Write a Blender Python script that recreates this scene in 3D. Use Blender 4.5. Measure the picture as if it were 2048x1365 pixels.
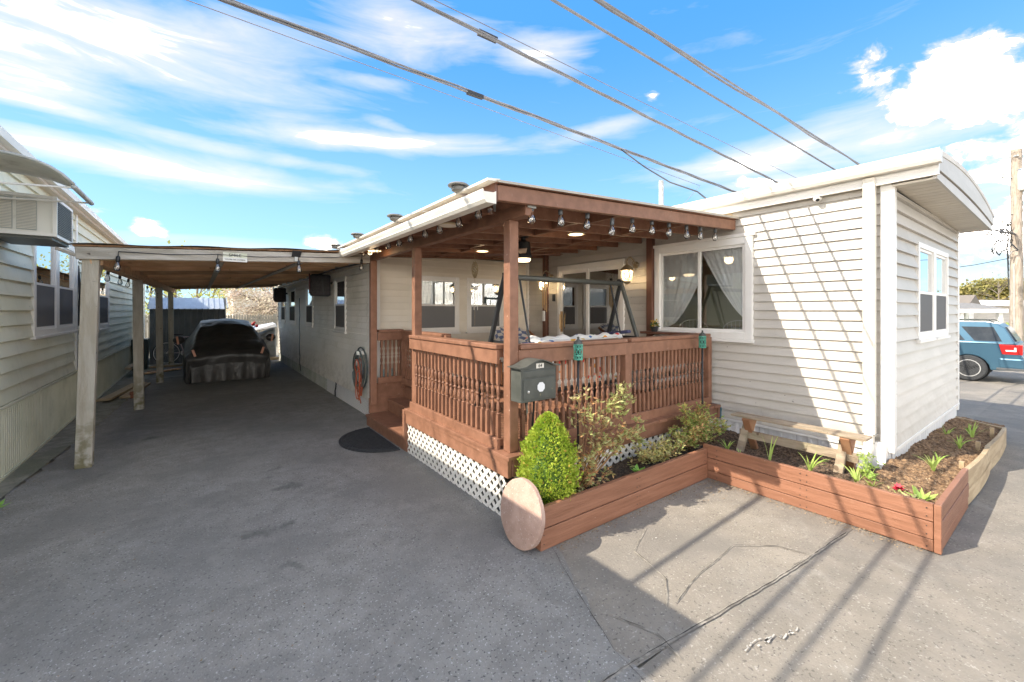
import bpy, bmesh, math, random
from mathutils import Vector, Matrix, Euler, noise as mn
random.seed(7)
R = math.radians
sc = bpy.context.scene
for o in list(bpy.data.objects): bpy.data.objects.remove(o)
C = sc.collection

# ------------------------------------------------------------------ camera
YAW = math.atan(624/846)
cam_d = bpy.data.cameras.new('camera'); cam = bpy.data.objects.new('camera', cam_d); C.objects.link(cam)
cam.location = (0, 0, 1.75); cam.rotation_euler = (R(90), 0, -YAW)
cam_d.sensor_width = 36; cam_d.lens = 36*846/2048; cam_d.shift_y = -60.5/2048
cam_d.clip_start = .05; cam_d.clip_end = 3000
sc.camera = cam
sc.cycles.max_bounces = 12; sc.cycles.diffuse_bounces = 7; sc.cycles.transparent_max_bounces = 16

# ------------------------------------------------------------------ light
TOSUN = Vector((-1, .36, .93)).normalized()
ELEV = math.asin(TOSUN.z); AZ = math.atan2(TOSUN.x, TOSUN.y)
sun_d = bpy.data.lights.new('sun', 'SUN'); sun = bpy.data.objects.new('sun', sun_d); C.objects.link(sun)
sun_d.energy = 3.05; sun_d.angle = R(.38); sun_d.color = (1, .91, .77)
sun.rotation_euler = TOSUN.to_track_quat('Z', 'Y').to_euler()
sc.view_settings.view_transform = 'Standard'; sc.view_settings.look = 'None'
sc.view_settings.exposure = 1.52; sc.view_settings.gamma = 1
SKY = .15
UNIT = 1/(SKY*2**1.22)      # world value that shows as 1.0
CLB = 12.  # cloud brightness pushed past white, added to lift the shade

class NT:
    """small helper for node math"""
    def __init__(s, nt): s.nt = nt; s.n = nt.nodes; s.l = nt.links
    def node(s, t, **k):
        n = s.n.new(t)
        for a, b in k.items(): setattr(n, a, b)
        return n
    def put(s, sock, v):
        if isinstance(v, bpy.types.NodeSocket): s.l.new(v, sock)
        else: sock.default_value = v
    def m(s, op, a, b=0., c=0.):
        n = s.node('ShaderNodeMath', operation=op)
        s.put(n.inputs[0], a); s.put(n.inputs[1], b); s.put(n.inputs[2], c)
        return n.outputs[0]
    def vm(s, op, a, b=(0, 0, 0)):
        n = s.node('ShaderNodeVectorMath', operation=op)
        s.put(n.inputs[0], a); s.put(n.inputs[1], b)
        return n.outputs['Value'] if op in ('DOT_PRODUCT', 'LENGTH') else n.outputs[0]
    def mix(s, f, a, b, bt='MIX'):
        n = s.node('ShaderNodeMix', data_type='RGBA', blend_type=bt)
        s.put(n.inputs[0], f); s.put(n.inputs[6], a); s.put(n.inputs[7], b)
        return n.outputs[2]
    def ramp(s, v, lo, hi, a=0., b=1., smooth=True):
        n = s.node('ShaderNodeMapRange', interpolation_type='SMOOTHSTEP' if smooth else 'LINEAR')
        s.put(n.inputs[0], v); n.inputs[1].default_value = lo; n.inputs[2].default_value = hi
        n.inputs[3].default_value = a; n.inputs[4].default_value = b
        return n.outputs[0]
    def noise(s, vec, scale=5., detail=4., rough=.55, dist=0.):
        n = s.node('ShaderNodeTexNoise')
        s.put(n.inputs['Vector'], vec); n.inputs['Scale'].default_value = scale
        n.inputs['Detail'].default_value = detail; n.inputs['Roughness'].default_value = rough
        n.inputs['Distortion'].default_value = dist
        return n.outputs['Fac']
    def comb(s, x, y, z):
        n = s.node('ShaderNodeCombineXYZ'); s.put(n.inputs[0], x); s.put(n.inputs[1], y); s.put(n.inputs[2], z)
        return n.outputs[0]

def make_world():
    w = bpy.data.worlds.new('World'); sc.world = w; w.use_nodes = True
    T = NT(w.node_tree); T.n.clear()
    sky = T.node('ShaderNodeTexSky', sky_type='NISHITA', sun_disc=False)
    sky.sun_elevation = ELEV; sky.sun_rotation = AZ % (2*math.pi); sky.air_density = 1.0; sky.dust_density = .6; sky.ozone_density = 1.5
    v = T.node('ShaderNodeTexCoord').outputs['Generated']
    sep = T.node('ShaderNodeSeparateXYZ'); T.l.new(v, sep.inputs[0])
    X, Y, Z = sep.outputs
    az = T.m('MULTIPLY', T.m('ARCTAN2', X, Y), 180/math.pi)
    el = T.m('MULTIPLY', T.m('ARCSINE', Z), 180/math.pi)
    # base colour: deep azure overhead, pale cyan at the horizon
    g = T.ramp(el, -2, 34)
    base = T.mix(g, (.38, .72, .98, 1), (.055, .34, .88, 1))
    # sky texture scaled by the strength, the azure by its own level
    sn = T.node('ShaderNodeVectorMath', operation='SCALE'); T.l.new(sky.outputs[0], sn.inputs[0]); sn.inputs['Scale'].default_value = 1.
    bn = T.node('ShaderNodeVectorMath', operation='SCALE'); T.l.new(base, bn.inputs[0]); bn.inputs['Scale'].default_value = UNIT*1.02
    skyc = T.mix(.85, sn.outputs[0], bn.outputs[0])
    # clouds: wispy streaks stretched along the horizon, plus the banks where they stand
    P = T.comb(T.m('MULTIPLY', az, .030), T.m('MULTIPLY', el, .16), 0.)
    wisp = T.noise(P, 1.7, 7, .58, .5)
    P2 = T.comb(T.m('MULTIPLY', az, .10), T.m('MULTIPLY', el, .16), 3.3)
    puff = T.noise(P2, 2.2, 7, .6, .3)
    def gauss(a0, e0, sa, se, tilt=0.):
        da = T.m('SUBTRACT', az, a0); de = T.m('SUBTRACT', el, e0)
        ct, st = math.cos(R(tilt)), math.sin(R(tilt))
        p = T.m('DIVIDE', T.m('ADD', T.m('MULTIPLY', da, ct), T.m('MULTIPLY', de, st)), sa)
        q = T.m('DIVIDE', T.m('SUBTRACT', T.m('MULTIPLY', de, ct), T.m('MULTIPLY', da, st)), se)
        r = T.m('ADD', T.m('MULTIPLY', p, p), T.m('MULTIPLY', q, q))
        return T.m('EXPONENT', T.m('MULTIPLY', r, -1.))
    def px(x, y):
        dx = x-1024
        return math.degrees(math.atan(dx/846)+YAW), math.degrees(math.atan((622-y)/math.hypot(846, dx)))
    def blobs(lst):
        acc = None
        for (x, y, sa, se, tilt, k) in lst:
            a, e = px(x, y); gss = T.m('MULTIPLY', gauss(a, e, sa, se, tilt), k)
            acc = gss if acc is None else T.m('MAXIMUM', acc, gss)
        return acc
    bank = blobs([(180, 70, 22, 7.0, 0, .43), (30, 120, 16, 4.5, 0, .43), (800, 55, 13, 4.0, -8, .40), (1080, 110, 7, 2.6, 0, .40),
                  (760, 285, 26, 1.3, 3, .52), (330, 268, 14, 1.0, -4, .34), (1180, 265, 9, 1.1, 10, .36), (360, 340, 18, 1.7, 0, .54), (90, 208, 9, .9, 0, .46),
                  (720, 160, 9, 1.1, 0, .34), (1550, 310, 14, 2.6, 8, .42), (1800, 270, 12, 2.2, 0, .46), (620, 330, 9, .9, 0, .34),
                  (560, 500, 14, 1.3, 0, .36), (1960, 450, 10, 5, 0, .46), (1500, 375, 8, 1.5, 0, .42), (1960, 560, 12, 3, 0, .3), (790, 255, 5, .8, -12, .3)])
    cum = blobs([(1900, 150, 4.6, 4.0, 0, .62), (1975, 200, 4.4, 4.6, 0, .62), (1850, 205, 5, 3.2, 0, .55), (1775, 140, 6, 2.6, -10, .40), (2010, 300, 6, 5, 0, .5),
                 (292, 458, 2.4, 1.1, 0, .62), (645, 487, 2.6, 1.2, 0, .60), (1500, 368, 5, 1.6, 0, .5), (185, 420, 3, .8, 0, .42), (1300, 190, 1.6, .9, 0, .36), (2040, 480, 8, 6, 0, .45)])
    # unseen sky: similar cloud, plus an added low bank that fills the shade
    away = T.ramp(T.m('ABSOLUTE', T.m('SUBTRACT', T.m('MODULO', T.m('ADD', az, 323.6+180.), 360.), 180.)), 58, 80)
    high = T.ramp(el, 38, 55)
    rest = T.m('MULTIPLY', T.m('MAXIMUM', away, high), T.m('ADD', T.ramp(T.noise(P, .5, 2, .5), .38, .62, .1, .5), T.ramp(el, 2, 26, .14, 0.)))
    wd = T.ramp(T.m('ADD', wisp, T.m('MAXIMUM', bank, rest)), .60, 1.12, smooth=False)
    cd = T.ramp(T.m('ADD', puff, cum), .78, .98)
    dens = T.m('MAXIMUM', T.m('MULTIPLY', wd, .92), cd)
    shade = T.ramp(T.noise(P2, 3.5, 5), .35, .7)
    lum = T.m('ADD', .95, T.m('MULTIPLY', T.ramp(dens, .58, 1.08), CLB))
    cn = T.node('ShaderNodeVectorMath', operation='SCALE'); T.put(cn.inputs[0], T.mix(shade, (1.04, .98, .90, 1), (1.16, 1.03, .86, 1))); T.put(cn.inputs['Scale'], T.m('MULTIPLY', lum, UNIT))
    col = T.mix(dens, skyc, cn.outputs[0])
    col = T.mix(T.ramp(el, -1.5, 0., 1., 0.), col, (.55, .5, .45, 1))
    bg = T.node('ShaderNodeBackground'); T.put(bg.inputs[0], col); bg.inputs[1].default_value = SKY
    out = T.node('ShaderNodeOutputWorld'); T.l.new(bg.outputs[0], out.inputs[0])
    return w
make_world()

# ------------------------------------------------------------------ materials
MATS = {}
def mat(name, c1, c2=None, scale=4., detail=5, rough=.6, bump=0., bscale=60., metal=0., stretch=(1, 1, 1), rand=0., speck=None, sheen=0., lo=.35, hi=.65, spec=.5, stain=None, extra=None):
    if name in MATS: return MATS[name]
    m = bpy.data.materials.new(name); m.use_nodes = True; MATS[name] = m
    T = NT(m.node_tree); T.n.clear()
    b = T.node('ShaderNodeBsdfPrincipled'); out = T.node('ShaderNodeOutputMaterial'); T.l.new(b.outputs[0], out.inputs[0])
    tc = T.node('ShaderNodeTexCoord').outputs['Object']
    oi = T.node('ShaderNodeObjectInfo').outputs['Random']
    mp = T.node('ShaderNodeMapping'); T.l.new(tc, mp.inputs[0]); mp.inputs['Scale'].default_value = stretch
    off = T.m('MULTIPLY', oi, 17.); T.put(mp.inputs['Location'], T.comb(off, off, off))
    v = mp.outputs[0]
    col = (*c1, 1)
    if c2 is not None:
        col = T.mix(T.ramp(T.noise(v, scale, detail), lo, hi), (*c1, 1), (*c2, 1))
    if stain:   # (colour, scale, lo, hi, amount)
        sc_, s_, l_, h_, a_ = stain
        col = T.mix(T.m('MULTIPLY', T.ramp(T.noise(tc, s_, 5, .65), l_, h_), a_), col, (*sc_, 1))
    if speck:   # list of (colour, scale, threshold, amount)
        for (scol, s_, th, am) in speck:
            col = T.mix(T.m('MULTIPLY', T.ramp(T.noise(tc, s_, 1, .5), th, th+.05), am), col, (*scol, 1))
    if extra: col = extra(T, tc, col)
    if rand:
        hs = T.node('ShaderNodeHueSaturation'); T.put(hs.inputs['Color'], col); T.put(hs.inputs['Value'], T.ramp(oi, 0, 1, 1-rand, 1+rand, False)); col = hs.outputs[0]
    T.put(b.inputs['Base Color'], col)
    b.inputs['Roughness'].default_value = rough; b.inputs['Metallic'].default_value = metal
    b.inputs['Specular IOR Level'].default_value = spec
    if bump:
        bn = T.node('ShaderNodeBump'); bn.inputs['Strength'].default_value = bump; bn.inputs['Distance'].default_value = .02
        T.put(bn.inputs['Height'], T.noise(v, bscale, 4, .6)); T.l.new(bn.outputs[0], b.inputs['Normal'])
    return m
def emis(name, col, st):
    m = bpy.data.materials.new(name); m.use_nodes = True
    b = m.node_tree.nodes['Principled BSDF']; b.inputs['Base Color'].default_value = (*col, 1)
    b.inputs['Emission Color'].default_value = (*col, 1); b.inputs['Emission Strength'].default_value = st
    return m
def glass(name, tint=(.8, .85, .85), refl=.08, rough=0.0, fr=1.5):
    m = bpy.data.materials.new(name); m.use_nodes = True
    T = NT(m.node_tree); T.n.clear()
    tr = T.node('ShaderNodeBsdfTransparent'); tr.inputs[0].default_value = (*tint, 1)
    gl = T.node('ShaderNodeBsdfGlossy'); gl.inputs['Roughness'].default_value = rough; gl.inputs[0].default_value = (1, 1, 1, 1)
    fn = T.node('ShaderNodeFresnel'); fn.inputs[0].default_value = fr
    f = T.m('MINIMUM', T.m('ADD', T.m('MULTIPLY', fn.outputs[0], 1.6), refl), 1.)
    mx = T.node('ShaderNodeMixShader'); T.put(mx.inputs[0], f); T.l.new(tr.outputs[0], mx.inputs[1]); T.l.new(gl.outputs[0], mx.inputs[2])
    out = T.node('ShaderNodeOutputMaterial'); T.l.new(mx.outputs[0], out.inputs[0])
    return m

def grime(T, tc, col):
    s_ = T.node('ShaderNodeMapping'); T.l.new(tc, s_.inputs[0]); s_.inputs['Scale'].default_value = (7, 7, .5)
    st = T.ramp(T.noise(s_.outputs[0], 1.3, 4, .6), .55, .75)
    col = T.mix(T.m('MULTIPLY', st, .16), col, (.30, .27, .22, 1))
    sp_ = T.node('ShaderNodeSeparateXYZ'); T.l.new(tc, sp_.inputs[0])
    lowd = T.m('MULTIPLY', T.ramp(sp_.outputs[2], .25, 1.0, 1., 0.), T.ramp(T.noise(tc, 5, 6, .65), .38, .7))
    col = T.mix(T.m('MULTIPLY', lowd, .45), col, (.30, .26, .20, 1))
    return T.mix(T.m('MULTIPLY', T.ramp(T.noise(tc, 23, 2, .5), .755, .77), .8), col, (.10, .09, .08, 1))
SID = mat('white vinyl siding', (.475, .445, .395), (.53, .495, .445), 1.3, rough=.45, stretch=(1, 1, 3), rand=.025, bump=.05, bscale=30, stain=((.50, .47, .40), 1.1, .58, .8, .35), extra=grime)
SIDC = mat('cream vinyl siding', (.70, .645, .545), (.76, .705, .61), 1.2, rough=.5, rand=.025, bump=.05, bscale=30, stain=((.42, .36, .26), 1.5, .55, .8, .4))
SIDA = mat('weathered siding lightened for shade', (.80, .755, .67), (.85, .81, .74), 1.3, rough=.5, rand=.03, stain=((.50, .48, .38), 1.2, .5, .75, .5), extra=grime)  # weathered, with its base lightened to offset the carport shade
SIDN = mat('pale green vinyl siding', (.70, .685, .52), (.77, .75, .60), 1.1, rough=.5, rand=.03, stain=((.30, .33, .24), 1.6, .52, .8, .45), extra=grime)
SKRN = mat('green ribbed skirting', (.58, .57, .42), (.66, .64, .49), 2, rough=.5, stain=((.30, .32, .22), 2.2, .5, .8, .45))
SKRW = mat('white skirting', (.66, .66, .65), (.72, .71, .70), 2, rough=.5, stain=((.42, .40, .34), 3, .5, .8, .4))
TRIM = mat('white trim', (.74, .72, .68), (.80, .78, .74), 2, rough=.4, stain=((.5, .46, .38), 3, .6, .85, .3))
GUT = mat('cream gutter', (.70, .66, .58), (.77, .73, .65), 2, rough=.35, stain=((.42, .37, .28), 2.4, .55, .85, .4))
SOF = mat('cream soffit', (.60, .54, .45), (.66, .60, .50), 2, rough=.5, stain=((.4, .34, .25), 3, .5, .8, .3))
def worn(T, tc, col):
    return T.mix(T.m('MULTIPLY', T.ramp(T.noise(tc, 9, 6, .7), .64, .74), .25), col, (.36, .26, .20, 1))
BRN = mat('brown painted wood', (.190, .088, .050), (.262, .126, .076), 3, 8, rough=.55, lo=.3, hi=.7, stain=((.38, .26, .18), 4.3, .66, .82, .25), bump=.12, bscale=9, stretch=(3, 3, 3), rand=.06, speck=[((.55, .42, .34), 34, .76, .5), ((.10, .05, .035), 26, .78, .4)], extra=worn)
BRND = mat('dark brown post', (.13, .055, .035), (.16, .07, .045), 3, rough=.5)
BRNB = mat('brown painted planter board', (.205, .088, .047), (.270, .122, .070), 2.6, 8, rough=.55, bump=.3, bscale=8, stretch=(1, 1, 12), rand=.09, lo=.3, hi=.7, stain=((.36, .25, .17), 3.1, .60, .80, .35), speck=[((.5, .38, .3), 40, .78, .5)], extra=worn)
WDG = mat('grey weathered wood', (.36, .33, .28), (.50, .47, .42), 3, rough=.8, bump=.4, bscale=12, stretch=(1, 6, 6), rand=.08, speck=[((.08, .06, .05), 14, .74, .8)])
def zfade(T, tc, a, b):
    s = T.node('ShaderNodeSeparateXYZ'); T.l.new(tc, s.inputs[0]); return T.ramp(s.outputs[2], a, b, 1., 0.)
WDP = mat('weathered post wood', (.42, .37, .29), (.52, .48, .40), 2.5, rough=.85, bump=.4, bscale=14, stretch=(6, 6, 1), rand=.08,
          speck=[((.06, .045, .035), 13, .72, .85)],
          extra=lambda T, tc, col: T.mix(T.m('MULTIPLY', T.m('MULTIPLY', T.ramp(T.noise(tc, 8, 5), .42, .6), zfade(T, tc, .0, .95)), .85), col, (.16, .14, .055, 1)))
WDR = mat('reddish rafter wood', (.60, .37, .21), (.76, .51, .31), 3, rough=.8, bump=.3, bscale=14, stretch=(1, 6, 6), rand=.42, speck=[((.06, .03, .02), 9, .72, .6)])
WDRB = mat('shade-darkened roof board wood', (.30, .16, .085), (.42, .24, .13), 3, rough=.8, bump=.3, bscale=14, stretch=(6, 1, 6), rand=.15)  # darker than the joists: shade between them put into the colour
WDY = mat('yellow treated wood', (.36, .265, .155), (.47, .36, .225), 3, rough=.75, bump=.3, bscale=14, stretch=(1, 6, 6), rand=.08, speck=[((.14, .08, .04), 14, .74, .8)])
LAT = mat('white lattice', (.70, .67, .61), (.78, .75, .69), 3, rough=.5, rand=.05, stain=((.42, .38, .31), 5, .55, .8, .4))
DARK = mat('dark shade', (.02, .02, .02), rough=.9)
BLK = mat('black metal', (.02, .022, .024), rough=.4)
GRYM = mat('grey painted metal', (.058, .062, .054), (.078, .082, .072), 8, rough=.42, bump=.05, bscale=150, speck=[((.28, .24, .12), 30, .74, .5)])
GRYL = mat('light grey metal', (.38, .39, .37), (.46, .47, .45), 6, rough=.4, metal=.2)
ALU = mat('bare metal', (.55, .55, .55), rough=.3, metal=.9)
ROOF = mat('roof membrane', (.55, .52, .47), (.62, .59, .54), 3, rough=.7)
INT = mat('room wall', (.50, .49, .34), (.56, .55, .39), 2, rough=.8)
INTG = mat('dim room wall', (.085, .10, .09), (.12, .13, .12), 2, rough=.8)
SCR = mat('insect screen', (.045, .05, .052), (.07, .075, .078), 30, rough=.6)
CURT = mat('white curtain', (.84, .84, .86), (.9, .9, .9), 3, rough=.8)
CURTD = mat('sheer curtain', (.40, .43, .43), (.52, .55, .55), 8, rough=.9, stretch=(6, 6, 1))
GLS = glass('window glass', (.96, .97, .96), .05)
GLSU = glass('reflective upper glass', (.75, .8, .8), .22)
BULB = glass('bulb glass', (.92, .92, .9), .10)
RUB = mat('black rubber', (.022, .024, .026), (.035, .037, .04), 30, rough=.7, bump=.2, bscale=80)
def asph_extra(dark):
    def f(T, tc, col):
        big = T.ramp(T.noise(tc, .8, 6, .62, .3), .38, .66)
        col = T.mix(T.m('MULTIPLY', big, .75), col, dark)
        w = T.ramp(T.noise(tc, 2.2, 8, .7, .6), .56, .70)
        col = T.mix(T.m('MULTIPLY', w, .34), col, (.34, .325, .29, 1))
        o_ = T.ramp(T.noise(T.vm('ADD', tc, (9, 4, 2)), 1.7, 4, .55, .2), .66, .74)      # old oil spots
        return T.mix(T.m('MULTIPLY', o_, .55), col, (.055, .053, .05, 1))
    return f
ASPD = mat('driveway asphalt', (.215, .203, .184), (.27, .256, .232), 7, 8, rough=.85, bump=.55, bscale=75, speck=[((.50, .49, .47), 66, .645, .75), ((.36, .35, .33), 36, .68, .6), ((.035, .035, .035), 50, .64, .7)], extra=asph_extra((.172, .164, .151, 1)))
ASPL = mat('apron pavement', (.225, .198, .162), (.27, .240, .198), 5, 8, rough=.9, bump=.45, bscale=70, speck=[((.52, .49, .44), 60, .655, .5), ((.07, .062, .055), 54, .65, .6)], extra=asph_extra((.17, .155, .137, 1)))
ROAD = mat('street asphalt', (.205, .182, .150), (.25, .222, .185), 4, 8, rough=.9, bump=.45, bscale=70, speck=[((.44, .42, .38), 60, .655, .5), ((.06, .055, .05), 54, .65, .6)], extra=asph_extra((.15, .139, .125, 1)))
CONC = mat('old concrete strip', (.22, .205, .17), (.32, .30, .25), 6, 7, rough=.9, bump=.5, bscale=60, speck=[((.10, .095, .08), 40, .62, .5)], extra=asph_extra((.15, .16, .10, 1)))
DIRT = mat('dirt', (.20, .175, .13), (.28, .25, .19), 3, 7, rough=.95, bump=.5, bscale=40)
MULD = mat('dark mulch', (.035, .025, .018), (.11, .075, .05), 32, 6, rough=.95, bump=1., bscale=45, speck=[((.30, .25, .20), 70, .68, .6)])
MULL = mat('dry mulch', (.10, .055, .028), (.30, .19, .105), 28, 6, rough=.95, bump=1., bscale=45, speck=[((.55, .43, .28), 60, .66, .6), ((.03, .02, .015), 40, .64, .7)])
STONE = mat('pink paving disc', (.36, .235, .185), (.44, .30, .24), 9, 6, rough=.85, bump=.35, bscale=80, speck=[((.55, .44, .38), 70, .66, .6), ((.16, .10, .08), 60, .70, .5)])

# ------------------------------------------------------------------ geometry helpers
class MB:
    def __init__(s): s.v = []; s.f = []
    def add(s, vs, fs):
        k = len(s.v); s.v += [tuple(p) for p in vs]; s.f += [tuple(i+k for i in f) for f in fs]; return s
    def hexa(s, p):   # p: 8 points, bottom 4 ring, top 4 ring
        return s.add(p, [(0, 3, 2, 1), (4, 5, 6, 7), (0, 1, 5, 4), (1, 2, 6, 5), (2, 3, 7, 6), (3, 0, 4, 7)])
    def box(s, x0, x1, y0, y1, z0, z1):
        return s.hexa([(x0, y0, z0), (x1, y0, z0), (x1, y1, z0), (x0, y1, z0), (x0, y0, z1), (x1, y0, z1), (x1, y1, z1), (x0, y1, z1)])
    def bar(s, a, b, w, h, up=(0, 0, 1)):
        a, b, up = Vector(a), Vector(b), Vector(up)
        d = (b-a).normalized(); sd = d.cross(up)
        if sd.length < 1e-4: sd = d.cross(Vector((0, 1, 0)))
        sd.normalize(); u = sd.cross(d); sd *= w/2; u *= h/2
        return s.hexa([a-sd-u, a+sd-u, a+sd+u, a-sd+u, b-sd-u, b+sd-u, b+sd+u, b-sd+u])
    def tube(s, pts, r, n=8, caps=True):
        pts = [Vector(p) for p in pts]; m = len(pts); rs = r if isinstance(r, (list, tuple)) else [r]*m
        prev = None; vs = []
        for i, p in enumerate(pts):
            d = (pts[min(i+1, m-1)]-pts[max(i-1, 0)])
            d = d.normalized() if d.length > 1e-9 else Vector((0, 0, 1))
            if prev is None: a = d.orthogonal().normalized()
            else:
                a = prev-d*prev.dot(d); a = a.normalized() if a.length > 1e-6 else d.orthogonal().normalized()
            prev = a; b = d.cross(a)
            for k in range(n):
                t = 2*math.pi*k/n; vs.append(p+(a*math.cos(t)+b*math.sin(t))*rs[i])
        fs = []
        for i in range(m-1):
            for k in range(n):
                fs.append((i*n+k, i*n+(k+1) % n, (i+1)*n+(k+1) % n, (i+1)*n+k))
        if caps: fs += [tuple(range(n-1, -1, -1)), tuple((m-1)*n+k for k in range(n))]
        return s.add(vs, fs)
    def lathe(s, prof, n=12, c=(0, 0, 0), ax=(0, 0, 1), sq=None):
        ax = Vector(ax).normalized(); a = ax.orthogonal().normalized() if abs(ax.z) < .99 else Vector((1, 0, 0)); b = ax.cross(a); c = Vector(c)
        vs = []
        for (r, z) in prof:
            for k in range(n):
                t = 2*math.pi*(k+.5)/n; vs.append(c+ax*z+(a*math.cos(t)+b*math.sin(t))*max(r, 1e-4))
        m = len(prof); fs = [(i*n+k, i*n+(k+1) % n, (i+1)*n+(k+1) % n, (i+1)*n+k) for i in range(m-1) for k in range(n)]
        fs += [tuple(range(n-1, -1, -1)), tuple((m-1)*n+k for k in range(n))]
        return s.add(vs, fs)
    def prism(s, poly, vec):
        n = len(poly); vec = Vector(vec); a = [Vector(p) for p in poly]; b = [p+vec for p in a]
        return s.add(a+b, [tuple(range(n-1, -1, -1)), tuple(range(n, 2*n))]+[(i, (i+1) % n, n+(i+1) % n, n+i) for i in range(n)])
    def grid(s, nu, nv, fn):
        vs = [fn(i/nu, j/nv) for i in range(nu+1) for j in range(nv+1)]
        return s.add(vs, [(i*(nv+1)+j, (i+1)*(nv+1)+j, (i+1)*(nv+1)+j+1, i*(nv+1)+j+1) for i in range(nu) for j in range(nv)])
    def sphere(s, c, r, n=10, m=6, sc=(1, 1, 1)):
        return s.lathe([(math.sin(math.pi*i/m)*r, -math.cos(math.pi*i/m)*r*sc[2]) for i in range(m+1)], n, c)
    def pbox(s, P, u0, u1, z0, z1, n0, n1):
        return s.hexa([P(u0, z0, n0), P(u1, z0, n0), P(u1, z0, n1), P(u0, z0, n1), P(u0, z1, n0), P(u1, z1, n0), P(u1, z1, n1), P(u0, z1, n1)])
    def mesh(s, name, m, smooth=False, fix=True):
        me = bpy.data.meshes.new(name); me.from_pydata(s.v, [], s.f)
        if fix:
            b = bmesh.new(); b.from_mesh(me); bmesh.ops.recalc_face_normals(b, faces=b.faces); b.to_mesh(me); b.free()
        if smooth:
            me.polygons.foreach_set('use_smooth', [True]*len(me.polygons))
        for x in (m if isinstance(m, (list, tuple)) else [m]): me.materials.append(x)
        return me

W = {}
def attach(o, parent, Mb=None):
    C.objects.link(o); W[o.name] = Mb or Matrix.Identity(4)
    if parent is not None:
        o.parent = parent; o.matrix_parent_inverse = W[parent.name].inverted()
    return o
def part(name, mb, m, parent=None, smooth=False, bevel=0, loc=None, rot=None, auto=False, fix=True, **pr):
    me = mb if isinstance(mb, bpy.types.Mesh) else mb.mesh(name, m, smooth, fix)
    o = bpy.data.objects.new(name, me)
    Mb = Matrix.Identity(4)
    if loc is not None or rot is not None:
        Mb = Matrix.Translation(loc or (0, 0, 0)) @ (Euler(rot).to_matrix().to_4x4() if rot else Matrix.Identity(4))
        o.matrix_basis = Mb
    attach(o, parent, Mb)
    if bevel:
        b = o.modifiers.new('bevel', 'BEVEL'); b.width = bevel; b.segments = 2; b.limit_method = 'ANGLE'
    if auto:
        e = o.modifiers.new('split', 'EDGE_SPLIT'); e.split_angle = R(38)
    for k, v in pr.items(): o[k] = v
    return o
def thing(name, label, cat, loc=(0, 0, 0), group=None):
    o = bpy.data.objects.new(name, None); o.location = loc; o.empty_display_size = .1
    attach(o, None, Matrix.Translation(loc)); o['label'] = label; o['category'] = cat
    if group: o['group'] = group
    return o
def tag(o, label, cat, group=None, kind=None):
    o['label'] = label; o['category'] = cat
    if group: o['group'] = group
    if kind: o['kind'] = kind
    return o
def struct(name, mb, m, **k):
    o = part(name, mb, m, **k); o['kind'] = 'structure'; return o
def copy_tree(o, loc, rz=None, label=None, mats=None):
    c = o.copy(); C.objects.link(c); c.location = loc
    if rz is not None: c.rotation_euler = (0, 0, rz)
    if label: c['label'] = label
    def rec(a, b):
        for ch in list(a.children):
            d = ch.copy(); C.objects.link(d); d.parent = b; rec(ch, d)
    rec(o, c); return c
def plane(O, u, n):
    O, u, n = Vector(O), Vector(u), Vector(n)
    return lambda a, z, k=0.: O+u*a+n*k+Vector((0, 0, z-O.z))
def sheet(pts, z): 
    return MB().add([(x, y, z) for x, y in pts], [tuple(range(len(pts)))])
def frand(a, b): return random.uniform(a, b)

# walls of clapboard, each course an object, split round the openings
def siding(P, u0, u1, z0, z1, e, m, parent, holes=(), off=.020, gap=.0075):
    wall = part('wall', MB().pbox(P, u0, u1, z0-.02, z0, -.02, .006), m, parent)
    z = z0
    while z < z1-1e-3:
        zt = min(z+e, z1)
        cuts = sorted({z, zt} | {h[k] for h in holes for k in (2, 3) if z < h[k] < zt})
        for a, b in zip(cuts[:-1], cuts[1:]):
            if b-a < .004: continue
            segs = [(u0, u1)]
            for h in holes:
                if h[2] <= a+1e-4 and h[3] >= b-1e-4:
                    ns = []
                    for s0, s1 in segs:
                        if h[1] <= s0 or h[0] >= s1: ns.append((s0, s1)); continue
                        if h[0] > s0: ns.append((s0, h[0]))
                        if h[1] < s1: ns.append((h[1], s1))
                    segs = ns
            j = frand(-.0012, .0012)
            oa = off*(1-(a-z)/e)+.003+j; ob = off*(1-(b-z)/e)+.003+j
            seg2 = []
            for s0, s1 in segs:
                jn = u0+((int((z-z0)/e)*1.37) % 2.9)+1.1
                while jn < s1-.3:
                    if jn > s0+.3: seg2.append((s0, jn)); s0 = jn+.0015
                    jn += 3.4
                seg2.append((s0, s1))
            for s0, s1 in seg2:
                if s1-s0 < .01: continue
                g = gap if a == z else 0.
                mb = MB().hexa([P(s0, a+g, -.01), P(s1, a+g, -.01), P(s1, a+g, oa), P(s0, a+g, oa), P(s0, b, -.01), P(s1, b, -.01), P(s1, b, ob), P(s0, b, ob)])
                if g: mb.pbox(P, s0, s1, a, a+g, -.01, .001)
                part('siding_board', mb, m, wall)
        z = zt
    return wall
def ribs(P, u0, u1, z0, z1, m, parent, panel=.4, pitch=.05, depth=.012, name='skirting_panel'):
    u = u0
    while u < u1-.01:
        ue = min(u+panel, u1); n = max(1, round((ue-u)/pitch)); d = (ue-u)/n; pts = []
        for i in range(n):
            a = u+i*d
            pts += [(a, 0), (a+d*.45, 0), (a+d*.55, depth), (a+d*.9, depth)]
        pts.append((ue-.002, 0))
        mb = MB(); vs = []
        for (a, k) in pts: vs += [P(a, z0, k), P(a, z1, k)]
        mb.add(vs, [(2*i, 2*i+2, 2*i+3, 2*i+1) for i in range(len(pts)-1)])
        part(name, mb, m, parent); u = ue
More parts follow.
